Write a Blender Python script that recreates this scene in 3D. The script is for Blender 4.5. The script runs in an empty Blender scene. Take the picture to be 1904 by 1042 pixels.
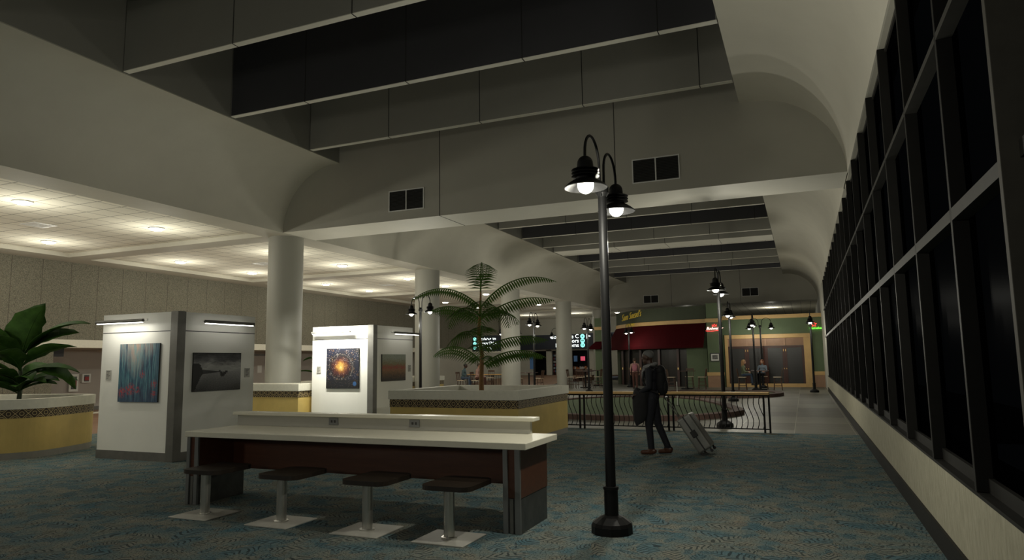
import bpy, math, random
from mathutils import Vector, Matrix
random.seed(7)
C = bpy.context.scene.collection
PI = math.pi

# ---------------------------------------------------------------- mesh helper
class MB:
    def __init__(s):
        s.v = []; s.f = []; s.m = []; s.sm = []; s.uv = []
    def add(s, vs, fs, mi=0, smooth=False, uvs=None):
        b = len(s.v)
        s.v += [Vector(p) for p in vs]
        for k, f in enumerate(fs):
            s.f.append([b + i for i in f]); s.m.append(mi); s.sm.append(smooth)
            s.uv.append(uvs[k] if uvs else None)
        return s
    def box(s, x0, x1, y0, y1, z0, z1, mi=0):
        v = [(x0,y0,z0),(x1,y0,z0),(x1,y1,z0),(x0,y1,z0),(x0,y0,z1),(x1,y0,z1),(x1,y1,z1),(x0,y1,z1)]
        return s.add(v, [(0,3,2,1),(4,5,6,7),(0,1,5,4),(1,2,6,5),(2,3,7,6),(3,0,4,7)], mi)
    def bar(s, p, q, w, h, mi=0, up=(0,0,1)):
        p = Vector(p); q = Vector(q); d = (q - p).normalized()
        up = Vector(up)
        if abs(d.dot(up)) > .95: up = Vector((0,1,0))
        r = d.cross(up).normalized() * w / 2; u = r.cross(d).normalized() * h / 2
        v = [p-r-u, p+r-u, p+r+u, p-r+u, q-r-u, q+r-u, q+r+u, q-r+u]
        return s.add(v, [(0,1,2,3),(7,6,5,4),(4,5,1,0),(5,6,2,1),(6,7,3,2),(7,4,0,3)], mi)
    def prism(s, pts, z0, z1, mi=0, mi_top=None, arc_uv=False):
        n = len(pts)
        b = [(p[0],p[1],z0) for p in pts]; t = [(p[0],p[1],z1) for p in pts]
        L = [0]
        for i in range(n):
            a, c = pts[i], pts[(i+1) % n]; L.append(L[-1] + math.hypot(c[0]-a[0], c[1]-a[1]))
        for i in range(n):
            j = (i+1) % n
            uv = [(L[i],z0),(L[i+1],z0),(L[i+1],z1),(L[i],z1)] if arc_uv else None
            s.add([b[i],b[j],t[j],t[i]], [(0,1,2,3)], mi, False, [uv] if uv else None)
        s.add(t, [tuple(range(n))], mi if mi_top is None else mi_top)
        s.add(b, [tuple(reversed(range(n)))], mi)
        return s
    def ring(s, outer, inner, z0, z1, mi=0, arc_uv=False):
        n = len(outer); L = [0]
        for i in range(n):
            a, c = outer[i], outer[(i+1) % n]; L.append(L[-1] + math.hypot(c[0]-a[0], c[1]-a[1]))
        for i in range(n):
            j = (i+1) % n
            o0, o1, i0, i1 = outer[i], outer[j], inner[i], inner[j]
            uv = [[(L[i],z0),(L[i+1],z0),(L[i+1],z1),(L[i],z1)]] if arc_uv else None
            s.add([(*o0,z0),(*o1,z0),(*o1,z1),(*o0,z1)], [(0,1,2,3)], mi, False, uv)
            s.add([(*i0,z0),(*i1,z0),(*i1,z1),(*i0,z1)], [(3,2,1,0)], mi)
            s.add([(*o0,z1),(*o1,z1),(*i1,z1),(*i0,z1)], [(0,1,2,3)], mi)
            s.add([(*o0,z0),(*o1,z0),(*i1,z0),(*i0,z0)], [(3,2,1,0)], mi)
        return s
    def lathe(s, prof, c=(0,0,0), n=20, mi=0, smooth=True):
        cx, cy, cz = c
        for (r0,z0),(r1,z1) in zip(prof[:-1], prof[1:]):
            a = [(cx+r0*math.cos(2*PI*i/n), cy+r0*math.sin(2*PI*i/n), cz+z0) for i in range(n)]
            b = [(cx+r1*math.cos(2*PI*i/n), cy+r1*math.sin(2*PI*i/n), cz+z1) for i in range(n)]
            s.add(a+b, [(i,(i+1)%n,n+(i+1)%n,n+i) for i in range(n)], mi, smooth)
        return s
    def dome(s, r, c, top=True, n=20, m=6, mi=0, squash=1.0):
        prof = []
        for k in range(m+1):
            a = PI/2*k/m
            prof.append((max(r*math.cos(a),1e-4), (1 if top else -1)*r*squash*math.sin(a)))
        if not top: prof = prof[::-1]
        b = len(s.f); s.lathe(prof, c, n, mi)
        return s
    def ell(s, c, r, n=16, m=10, mi=0, M=None):
        c = Vector(c); rx, ry, rz = r if hasattr(r,'__len__') else (r,r,r)
        vs = []
        for k in range(m+1):
            a = -PI/2 + PI*k/m
            for i in range(n):
                p = Vector((rx*math.cos(a)*math.cos(2*PI*i/n), ry*math.cos(a)*math.sin(2*PI*i/n), rz*math.sin(a)))
                if M is not None: p = M @ p
                vs.append(c+p)
        fs = [(k*n+i,k*n+(i+1)%n,(k+1)*n+(i+1)%n,(k+1)*n+i) for k in range(m) for i in range(n)]
        return s.add(vs, fs, mi, True)
    def tube(s, pts, r, n=10, mi=0, cap=True):
        pts = [Vector(p) for p in pts]; N = len(pts)
        rs = r if hasattr(r,'__len__') else [r]*N
        d0 = (pts[1]-pts[0]).normalized()
        u = d0.orthogonal().normalized(); rings = []
        for i in range(N):
            d = (pts[min(i+1,N-1)]-pts[max(i-1,0)])
            d = d.normalized() if d.length > 1e-9 else d0
            u = (u - d*u.dot(d)); u = u.normalized() if u.length > 1e-6 else d.orthogonal().normalized()
            w = d.cross(u)
            rings.append([pts[i] + (u*math.cos(2*PI*k/n)+w*math.sin(2*PI*k/n))*rs[i] for k in range(n)])
        vs = [p for R in rings for p in R]
        s.add(vs, [(i*n+k,i*n+(k+1)%n,(i+1)*n+(k+1)%n,(i+1)*n+k) for i in range(N-1) for k in range(n)], mi, True)
        if cap:
            s.add(rings[0], [tuple(reversed(range(n)))], mi); s.add(rings[-1], [tuple(range(n))], mi)
        return s
    def caps(s, p, q, r0, r1, n=12):
        p = Vector(p); q = Vector(q)
        s.tube([p,q],[r0,r1],n,cap=False); s.ell(p,r0,n,8); s.ell(q,r1,n,8); return s
    def xf(s, M):
        s.v = [M @ p for p in s.v]; return s
    def build(s, name, mats, parent=None, world=False, bevel=0, seg=2, sub=0):
        off = Vector((0,0,0))
        if world and parent is not None:
            o = parent
            while o is not None: off += o.location; o = o.parent
        me = bpy.data.meshes.new(name)
        me.from_pydata([tuple(p-off) for p in s.v], [], s.f)
        mats = mats if isinstance(mats,(list,tuple)) else [mats]
        for m in mats: me.materials.append(m)
        uvl = me.uv_layers.new(name='UVMap')
        for k, p in enumerate(me.polygons):
            p.material_index = s.m[k]; p.use_smooth = s.sm[k]
            g = s.uv[k]; n = p.normal
            for q, li in enumerate(p.loop_indices):
                if g: uvl.data[li].uv = g[q]; continue
                co = s.v[s.f[k][q]]
                if abs(n.z) > .7: uvl.data[li].uv = (co.x, co.y)
                else:
                    h = math.hypot(n.x, n.y) or 1
                    uvl.data[li].uv = ((-n.y*co.x + n.x*co.y)/h, co.z)
        o = bpy.data.objects.new(name, me); C.objects.link(o)
        if parent is not None: o.parent = parent
        if bevel:
            b = o.modifiers.new('b','BEVEL'); b.width = bevel; b.segments = seg; b.limit_method = 'ANGLE'
        if sub:
            b = o.modifiers.new('s','SUBSURF'); b.levels = sub; b.render_levels = sub
        return o

def tag(o, label=None, cat=None, group=None, kind=None):
    if label: o['label'] = label
    if cat: o['category'] = cat
    if group: o['group'] = group
    if kind: o['kind'] = kind
    return o
def thing(name, label, cat, loc=(0,0,0), rz=0, group=None):
    o = bpy.data.objects.new(name, None); C.objects.link(o)
    o.empty_display_size = .1
    o.location = loc; o.rotation_euler = (0,0,rz)
    return tag(o, label, cat, group)
def struct(name, mb, mat, **k):
    return tag(mb.build(name, mat, **k), kind='structure')
KIDS = {}
def kids(o):
    return [c for c in bpy.data.objects if c.parent == o]
def dup(o, loc=None, rz=None, label=None, parent=None, scale=None):
    c = o.copy(); C.objects.link(c)
    if parent is not None: c.parent = parent
    if loc is not None: c.location = loc
    if rz is not None: c.rotation_euler = (0,0,rz)
    if label: c['label'] = label
    if scale: c.scale = (scale,)*3
    for ch in kids(o): dup(ch, parent=c)
    return c

# ---------------------------------------------------------------- materials
def lin(c):
    return tuple(((x/255)/12.92 if x <= 10 else (((x/255)+.055)/1.055)**2.4) for x in c)
class NT:
    def __init__(s, name):
        s.m = bpy.data.materials.new(name); s.m.use_nodes = True
        s.t = s.m.node_tree; s.p = s.t.nodes['Principled BSDF']; s.out = s.t.nodes['Material Output']
    def n(s, typ, ins=None, **kw):
        o = s.t.nodes.new(typ)
        for k, v in kw.items(): setattr(o, k, v)
        for k, v in (ins or {}).items(): s.l(v, o, k)
        return o
    def l(s, v, node, key):
        sock = node.inputs[key]
        if hasattr(v, 'is_output'): s.t.links.new(v, sock)
        elif isinstance(v, bpy.types.Node): s.t.links.new(v.outputs[0], sock)
        else: sock.default_value = v
    def math(s, op, a, b=0, c=None):
        d = {0:a,1:b}
        if c is not None: d[2] = c
        return s.n('ShaderNodeMath', d, operation=op).outputs[0]
    def mix(s, f, a, b):
        o = s.n('ShaderNodeMix', data_type='RGBA')
        s.l(f,o,0); s.l(a,o,6); s.l(b,o,7); return o.outputs[2]
    def ramp(s, f, stops, interp='LINEAR'):
        o = s.n('ShaderNodeValToRGB', {0:f}); o.color_ramp.interpolation = interp
        e = o.color_ramp.elements
        while len(e) < len(stops): e.new(.5)
        for k, (p, c) in enumerate(stops):
            e[k].position = p; e[k].color = (*c,1) if len(c) == 3 else c
        return o.outputs[0]
    def noise(s, vec, scale, detail=3, rough=.5):
        return s.n('ShaderNodeTexNoise', {'Vector':vec,'Scale':scale,'Detail':detail,'Roughness':rough})
    def bump(s, h, strength=.2, dist=.01):
        b = s.n('ShaderNodeBump', {'Height':h,'Strength':strength,'Distance':dist}); s.l(b.outputs[0], s.p, 'Normal')
def c4(c): return (*c,1)
def mat(name, rgb, rough=.6, metal=0, var=.0, scale=4, spec=.5, bump=0, emit=None, es=1):
    N = NT(name); p = N.p; col = lin(rgb) if max(rgb) > 1 else rgb
    p.inputs['Roughness'].default_value = rough; p.inputs['Metallic'].default_value = metal
    p.inputs['Specular IOR Level'].default_value = spec
    tc = N.n('ShaderNodeTexCoord').outputs['Object']
    if var or bump:
        nz = N.noise(tc, scale, 5, .6)
        if var:
            r = N.ramp(nz.outputs[0], [(.25,tuple(x*(1-var) for x in col)),(.75,tuple(min(1,x*(1+var)) for x in col))])
            N.l(r, p, 'Base Color')
        else: p.inputs['Base Color'].default_value = c4(col)
        if bump: N.bump(nz.outputs[0], bump, .01)
    else: p.inputs['Base Color'].default_value = c4(col)
    if emit:
        p.inputs['Emission Color'].default_value = c4(lin(emit)); p.inputs['Emission Strength'].default_value = es
    return N.m

M = {}
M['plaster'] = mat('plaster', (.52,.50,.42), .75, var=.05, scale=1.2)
M['plaster_beam'] = mat('plaster_beam', (.27,.265,.23), .7, var=.04, scale=1.0)  # beam faces darkened in colour, as if lit only from below
M['underside_lit'] = mat('plaster_underside_lit', (.78,.76,.66), .6, var=.03, scale=2)  # pale undersides of beams and bulkheads: light from below put into the colour
M['beam_shaded'] = mat('beam_baked_shade', (.045,.045,.05), .6, var=.08, scale=1)  # some beam faces near black: baked shade painted in
M['bulk_face'] = mat('bulkhead_face', (.40,.385,.325), .75, var=.04, scale=1.0)  # darker than the bulkhead underside, shade painted into the face
M['roof'] = mat('roof_deck', (.10,.10,.09), .9)
M['seam'] = mat('seam', (.02,.02,.018), .9)
M['column'] = mat('column_paint', (.33,.325,.28), .55, var=.04, scale=.8)
M['bronze'] = mat('dark_bronze', (.014,.0135,.012), .6, .0, var=.15, scale=6, spec=.2)
M['bronze_post'] = mat('bronze_main_post', (.075,.07,.058), .7, .0, var=.15, scale=6, spec=.2)
M['bronze_rail'] = mat('bronze_transom', (.038,.037,.033), .6, .0, var=.15, scale=6, spec=.2)
M['black_metal'] = mat('black_metal', (.008,.008,.008), .5, .0, spec=.22)
M['globe'] = mat('lamp_globe', (.9,.9,.88), .4, emit=(255,250,235), es=9)
M['disc'] = mat('downlight_lens', (.9,.9,.88), .4, emit=(255,250,232), es=14)
M['tube'] = mat('picture_light_tube', (.9,.9,.9), .4, emit=(255,252,242), es=6)
M['white_rim'] = mat('cast_stone_rim', (.66,.64,.54), .7, var=.06, scale=14, bump=.1)
M['yellow'] = mat('ochre_laminate', (.56,.41,.125), .5, var=.14, scale=2.2)
M['kick'] = mat('grey_stone_plinth', (.24,.23,.20), .6, var=.1, scale=8)
M['soil'] = mat('planter_gravel', (.17,.165,.15), .9, var=.3, scale=30, bump=.3)
M['kiosk_white'] = mat('panel_white', (.84,.83,.76), .5, var=.02, scale=2)
M['steel'] = mat('brushed_steel', (.16,.157,.14), .5, .5, var=.2, scale=2.5)
M['steel_post'] = mat('stool_column_steel', (.55,.54,.50), .3, .9)
M['kioskbase'] = mat('kiosk_plinth', (.15,.145,.13), .5, .3, var=.2, scale=5)
M['counter'] = mat('cream_solid_surface', (.76,.73,.60), .35, var=.03, scale=20)
M['riser'] = mat('grey_riser', (.42,.41,.36), .5, var=.03, scale=3)
M['pewter'] = mat('pewter_plate', (.20,.205,.20), .4, .4)
M['seat_dark'] = mat('dark_walnut_seat', (.020,.013,.008), .4, var=.3, scale=6)
M['baseplate'] = mat('satin_base_plate', (.46,.45,.40), .5, .2, var=.08, scale=10)
M['gold_leaf'] = mat('yellow_letter', (.45,.34,.05), .5, emit=(200,160,30), es=.10)
M['pub_green'] = mat('sage_green_paint', (.105,.145,.075), .7, var=.08, scale=1.5)
M['pub_dark_green'] = mat('deep_green_paint', (.05,.062,.035), .7, var=.08, scale=1.5)
M['awning'] = mat('wine_awning_cloth', (.045,.002,.0035), .85, spec=.1, var=.12, scale=2)
M['lightwood'] = mat('honey_wood', (.60,.39,.16), .5, var=.12, scale=2.5)
M['paleshutter'] = mat('shutter_wood', (.34,.20,.12), .5, var=.12, scale=3)
M['mahogany'] = mat('mahogany', (.045,.011,.005), .35, var=.25, scale=4)
M['doorpanel'] = mat('smoked_door_panel', (.018,.017,.015), .25)
M['brass'] = mat('brass', (.8,.55,.2), .3, 1)
M['chairwood'] = mat('chair_dark_wood', (.065,.028,.012), .4, var=.2, scale=5)
M['chairseat'] = mat('pale_chair_seat', (.55,.45,.32), .35)
M['rail_wood'] = mat('rail_wood', (.78,.50,.20), .45, var=.12, scale=4)
M['turf'] = mat('putting_turf', (.075,.115,.045), .95, var=.2, scale=12, bump=.3)
M['kerbstone'] = mat('red_brown_kerb', (.115,.068,.055), .8, var=.25, scale=9, bump=.3)
M['leaf'] = mat('banana_leaf', (.030,.075,.012), .65, var=.45, scale=5, spec=.08)
M['frond'] = mat('palm_frond', (.060,.125,.016), .6, spec=.2, var=.35, scale=5)
M['stem'] = mat('plant_stem', (.03,.045,.015), .6, var=.2, scale=8)
M['trunk'] = mat('palm_trunk', (.20,.10,.028), .75, var=.35, scale=14, bump=.4)
M['navy'] = mat('navy_fascia', (.012,.018,.032), .5)
M['black'] = mat('black_box', (.008,.009,.012), .5)
M['signwhite'] = mat('sign_letters', (.9,.9,.9), .5, emit=(245,255,250), es=1.6)
M['cyan'] = mat('sign_cyan', (.5,.9,.85), .5, emit=(140,245,230), es=1.3)
M['signink'] = mat('sign_ink', (.01,.03,.035), .5)
M['pinkglow'] = mat('pink_screen', (.8,.2,.3), .5, emit=(235,80,110), es=.5)
M['blueglow'] = mat('blue_screen', (.1,.2,.4), .5, emit=(40,75,110), es=.15)
M['redneon'] = mat('red_neon', (1,.1,.1), .5, emit=(255,60,60), es=3)
M['pinkneon'] = mat('pink_white_neon', (1,.6,.6), .5, emit=(255,190,185), es=3)
M['greenneon'] = mat('green_neon', (.3,1,.2), .5, emit=(120,235,70), es=2)
M['mauve'] = mat('mauve_wall', (.42,.385,.35), .8, var=.04, scale=2)
M['palewall'] = mat('pale_wall', (.46,.45,.39), .8, var=.05, scale=2)
M['whiteframe'] = mat('white_frame', (.7,.7,.66), .5)
M['frameblack'] = mat('black_frame', (.02,.02,.018), .4)
M['paper'] = mat('paper_white', (.72,.72,.68), .7)
M['skin_dark'] = mat('skin_deep', (.055,.026,.016), .5)
M['skin'] = mat('skin_fair', (.42,.24,.16), .55)
M['suit'] = mat('navy_suit', (.006,.007,.012), .8, var=.2, scale=20)
M['blackcloth'] = mat('black_cloth', (.006,.006,.007), .85, var=.2, scale=20)
M['scarf'] = mat('grey_scarf', (.20,.20,.20), .9, var=.3, scale=40)
M['brownshoe'] = mat('brown_leather', (.075,.030,.016), .4)
M['hair_black'] = mat('hair_black', (.012,.010,.009), .6)
M['hair_grey'] = mat('cap_grey', (.12,.12,.115), .7)
M['hair_blond'] = mat('hair_blond', (.30,.17,.07), .6)
M['hair_red'] = mat('hair_red', (.16,.045,.015), .6)
M['hair_brown'] = mat('hair_brown', (.05,.03,.02), .6)
M['olive'] = mat('olive_shirt', (.12,.14,.08), .85)
M['jeans'] = mat('blue_jeans', (.05,.075,.12), .85, var=.2, scale=20)
M['blueshirt'] = mat('teal_shirt', (.06,.10,.11), .85, var=.2, scale=20)
M['pinktop'] = mat('pink_top', (.40,.24,.20), .85)
M['maroon'] = mat('maroon_trousers', (.09,.035,.025), .85)
M['pinkpack'] = mat('pink_backpack', (.42,.16,.20), .8, var=.3, scale=20)
M['plaid'] = mat('blue_grey_shirt', (.16,.20,.24), .85, var=.6, scale=30)
M['case'] = mat('silver_shell', (.30,.30,.28), .35, .5, var=.1, scale=8)
M['casedark'] = mat('case_dark_trim', (.03,.03,.03), .4)
M['grille'] = mat('vent_shadow_box', (.006,.006,.006), .8)
M['louvre'] = mat('vent_louvre', (.03,.03,.027), .6)
M['steps'] = mat('red_brown_brick', (.17,.075,.05), .8, var=.2, scale=10)

def mat_carpet():
    N = NT('carpet_leaf_pattern'); p = N.p
    tc = N.n('ShaderNodeTexCoord').outputs['Object']
    warp = N.noise(tc, 2.2, 2); 
    wv = N.n('ShaderNodeVectorMath', {0:warp.outputs[1],1:(.5,.5,.5)}, operation='SUBTRACT')
    wv = N.n('ShaderNodeVectorMath', {0:wv,3:.35}, operation='SCALE')
    P = N.n('ShaderNodeVectorMath', {0:tc,1:wv}, operation='ADD').outputs[0]
    def leaves(scale, kx, freq):
        vo = N.n('ShaderNodeTexVoronoi', {'Vector':P,'Scale':scale,'Randomness':1.0}, voronoi_dimensions='2D')
        loc = N.n('ShaderNodeVectorMath', {0:P,1:vo.outputs['Position']}, operation='SUBTRACT')
        sp = N.n('ShaderNodeSeparateXYZ', {0:loc}); cc = N.n('ShaderNodeSeparateColor', {0:vo.outputs['Color']})
        a = N.math('MULTIPLY', cc.outputs[0], 6.283)
        ca, sa = N.math('COSINE', a), N.math('SINE', a)
        u = N.math('ADD', N.math('MULTIPLY', sp.outputs[0], ca), N.math('MULTIPLY', sp.outputs[1], sa))
        v = N.math('SUBTRACT', N.math('MULTIPLY', sp.outputs[1], ca), N.math('MULTIPLY', sp.outputs[0], sa))
        av = N.math('ABSOLUTE', v)
        ph = N.math('MULTIPLY', N.math('SUBTRACT', u, N.math('MULTIPLY', av, kx)), freq)
        ch = N.math('SINE', ph)
        d = N.math('ADD', N.math('MULTIPLY', u, u), N.math('MULTIPLY', N.math('MULTIPLY', v, v), 5.0))
        msk = N.math('LESS_THAN', d, (.42/scale*1.1)**2)
        return ch, msk, cc.outputs[1], av
    ch1, m1, r1, a1 = leaves(2.4, .9, 95)
    ch2, m2, r2, a2 = leaves(4.1, .9, 130)
    # dark squiggles
    w2 = N.noise(tc, 9, 2)
    wv2 = N.n('ShaderNodeVectorMath', {0:w2.outputs[1],3:.10}, operation='SCALE')
    P2 = N.n('ShaderNodeVectorMath', {0:tc,1:wv2}, operation='ADD').outputs[0]
    ve = N.n('ShaderNodeTexVoronoi', {'Vector':P2,'Scale':24.0}, voronoi_dimensions='2D', feature='DISTANCE_TO_EDGE')
    squig = N.math('LESS_THAN', ve.outputs['Distance'], .055)
    patch = N.noise(tc, 3.2, 4)
    tan = lin((140,137,122)); teal = lin((74,110,122)); dark = lin((44,54,57)); grey = lin((110,124,122)); rust = lin((136,112,90))
    base = N.ramp(patch.outputs[0], [(.26,teal),(.47,grey),(.74,tan)])
    fine = N.noise(tc, 160, 2, .7)
    rp = N.noise(tc, 3.3, 2)
    base = N.mix(N.math('MULTIPLY', N.math('GREATER_THAN', rp.outputs[0], .66), .35), base, c4(rust))
    leafc = N.mix(N.math('GREATER_THAN', r1, .45), c4(lin((132,131,119))), c4(lin((74,112,126))))
    base = N.mix(N.math('MULTIPLY', m1, .5), base, leafc)
    leaf2 = N.mix(N.math('GREATER_THAN', r2, .5), c4(lin((134,131,116))), c4(lin((76,116,130))))
    base = N.mix(N.math('MULTIPLY', N.math('MULTIPLY', m2, N.math('SUBTRACT', 1, m1)), .5), base, leaf2)
    vein = N.math('MAXIMUM', N.math('MULTIPLY', m1, N.math('GREATER_THAN', ch1, .45)), N.math('MULTIPLY', N.math('MULTIPLY', m2, N.math('SUBTRACT',1,m1)), N.math('GREATER_THAN', ch2, .55)))
    lines = N.math('MAXIMUM', N.math('MULTIPLY', squig, N.math('SUBTRACT', 1, m1)), vein)
    base = N.mix(N.math('MULTIPLY', lines, .8), base, c4(dark))
    mid = N.noise(tc, 45, 3, .7); f = N.math('MULTIPLY', N.math('MULTIPLY_ADD', fine.outputs[0], 1.6, .2), N.math('MULTIPLY_ADD', mid.outputs[0], 1.4, .3))
    fc = N.n('ShaderNodeVectorMath', {0:base,3:f}, operation='SCALE')
    N.l(fc.outputs[0], p, 'Base Color')
    p.inputs['Roughness'].default_value = .95; p.inputs['Specular IOR Level'].default_value = .1
    N.bump(fine.outputs[0], .35, .01)
    return N.m
M['carpet'] = mat_carpet()

def mat_grid(name, col, line, sx, sy, lw, rough=.8, var=.05, vs=3, offx=0, offy=0, stagger=False, streak=None, bump=.0, spec=.5):
    """tiles sx x sy metres in object x/y with lines of lw metres"""
    N = NT(name); p = N.p
    tc = N.n('ShaderNodeTexCoord').outputs['UV']
    sp = N.n('ShaderNodeSeparateXYZ', {0:tc})
    x = N.math('DIVIDE', N.math('ADD', sp.outputs[0], offx), sx); y = N.math('DIVIDE', N.math('ADD', sp.outputs[1], offy), sy)
    fx = N.math('FRACT', x); fy = N.math('FRACT', y)
    lx = N.math('LESS_THAN', fx, lw/sx); ly = N.math('LESS_THAN', fy, lw/sy)
    ln = N.math('MAXIMUM', lx, ly)
    cell = N.n('ShaderNodeCombineXYZ', {0:N.math('FLOOR',x),1:N.math('FLOOR',y)})
    rnd = N.n('ShaderNodeTexWhiteNoise', {0:cell}, noise_dimensions='2D').outputs[0]
    mp = N.n('ShaderNodeMapping', {0:tc}); mp.inputs['Scale'].default_value = streak or (1,1,1)
    nz = N.noise(mp.outputs[0], vs, 5, .65)
    fac = N.math('ADD', N.math('MULTIPLY', nz.outputs[0], .7), N.math('MULTIPLY', rnd, .3))
    base = N.ramp(fac, [(.2,tuple(q*(1-var) for q in col)),(.8,tuple(q*(1+var) for q in col))])
    N.l(N.mix(ln, base, c4(line)), p, 'Base Color')
    p.inputs['Roughness'].default_value = rough; p.inputs['Specular IOR Level'].default_value = spec
    if bump: N.bump(nz.outputs[0], bump, .01)
    return N.m
M['ceiltile'] = mat_grid('ceiling_tile', (.78,.75,.63), (.22,.21,.165), .61, .61, .024, .9, .08, 18)
M['greytile'] = mat_grid('grey_floor_tile', (.15,.145,.12), (.33,.31,.25), 1.22, 1.9, .014, .5, .6, 2.6, offx=.3, streak=(.8,7,1))
M['browntile'] = mat_grid('brown_floor_tile', (.26,.15,.095), (.14,.085,.06), .6, .6, .01, .5, .25, 3, streak=(1,5,1))
def mat_stone():
    N = NT('exposed_aggregate'); p = N.p
    tc = N.n('ShaderNodeTexCoord').outputs['UV']
    sp = N.n('ShaderNodeSeparateXYZ', {0:tc})
    fx = N.math('FRACT', N.math('DIVIDE', sp.outputs[0], .98))
    ln = N.math('LESS_THAN', fx, .02)
    v = N.n('ShaderNodeTexVoronoi', {'Vector':tc,'Scale':72.0})
    n = N.noise(tc, 34, 5, .75)
    cs = N.n('ShaderNodeSeparateColor', {0:v.outputs['Color']})
    f = N.math('ADD', N.math('MULTIPLY', cs.outputs[0], .45), N.math('MULTIPLY', n.outputs[0], .55))
    base = N.ramp(f, [(.28,(.09,.085,.062)),(.5,(.165,.156,.117)),(.72,(.235,.222,.168))])
    N.l(N.mix(N.math('MULTIPLY',ln,.75), base, c4((.06,.052,.04))), p, 'Base Color')
    p.inputs['Roughness'].default_value = .9; N.bump(f, .5, .02)
    return N.m
M['stone'] = mat_stone()
def mat_knee():
    N = NT('textured_plaster_wall'); p = N.p
    tc = N.n('ShaderNodeTexCoord').outputs['UV']
    mp = N.n('ShaderNodeMapping', {0:tc}); mp.inputs['Scale'].default_value = (6,1.6,1)
    n = N.noise(mp.outputs[0], 3, 6, .7)
    N.l(N.ramp(n.outputs[0], [(.3,(.30,.285,.205)),(.7,(.45,.425,.32))]), p, 'Base Color')
    p.inputs['Roughness'].default_value = .85; N.bump(n.outputs[0], .5, .02)
    return N.m
M['knee'] = mat_knee()
def mat_lattice():
    N = NT('lattice_tile_band'); p = N.p
    tc = N.n('ShaderNodeTexCoord').outputs['UV']
    sp = N.n('ShaderNodeSeparateXYZ', {0:tc})
    u = N.math('DIVIDE', sp.outputs[0], .20); v = N.math('DIVIDE', N.math('SUBTRACT', sp.outputs[1], .72), .20)
    a = N.math('ABSOLUTE', N.math('SUBTRACT', N.math('FRACT', u), .5)); b = N.math('ABSOLUTE', N.math('SUBTRACT', N.math('FRACT', v), .5))
    d = N.math('ADD', a, b)
    l1 = N.math('LESS_THAN', N.math('ABSOLUTE', N.math('SUBTRACT', d, .5)), .038)
    r = N.math('SQRT', N.math('ADD', N.math('MULTIPLY',a,a), N.math('MULTIPLY',b,b)))
    l2 = N.math('LESS_THAN', N.math('ABSOLUTE', N.math('SUBTRACT', r, .17)), .024)
    a2 = N.math('SUBTRACT', .5, a); b2 = N.math('SUBTRACT', .5, b)
    r2 = N.math('SQRT', N.math('ADD', N.math('MULTIPLY',a2,a2), N.math('MULTIPLY',b2,b2)))
    l3 = N.math('LESS_THAN', N.math('ABSOLUTE', N.math('SUBTRACT', r2, .24)), .024)
    ln = N.math('MAXIMUM', l1, N.math('MAXIMUM', l2, l3))
    N.l(N.mix(ln, c4((.040,.024,.008)), c4((.42,.33,.16))), p, 'Base Color')
    p.inputs['Roughness'].default_value = .6
    return N.m
M['lattice'] = mat_lattice()
def mat_glass():
    N = NT('dark_window_glass')
    tr = N.n('ShaderNodeBsdfTransparent', {0:(.16,.17,.18,1)}); gl = N.n('ShaderNodeBsdfGlossy', {0:(.5,.5,.5,1),1:.25})
    mx = N.n('ShaderNodeMixShader', {0:.004,1:tr.outputs[0],2:gl.outputs[0]})
    N.t.links.new(mx.outputs[0], N.out.inputs[0]); return N.m
M['glass'] = mat_glass()
def mat_wood(name, a, b, rough=.4):
    N = NT(name); tc = N.n('ShaderNodeTexCoord').outputs['Object']
    mp = N.n('ShaderNodeMapping', {0:tc}); mp.inputs['Scale'].default_value = (1,6,9)
    n = N.noise(mp.outputs[0], 2.2, 6, .65)
    N.l(N.ramp(n.outputs[0], [(.3,a),(.7,b)]), N.p, 'Base Color'); N.p.inputs['Roughness'].default_value = rough
    return N.m
M['cherry'] = mat_wood('cherry_veneer', (.070,.023,.010), (.105,.036,.015))
M['ribbed'] = mat('ribbed_metal_panel', (.10,.10,.095), .4, .6, var=.3, scale=9)

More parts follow.
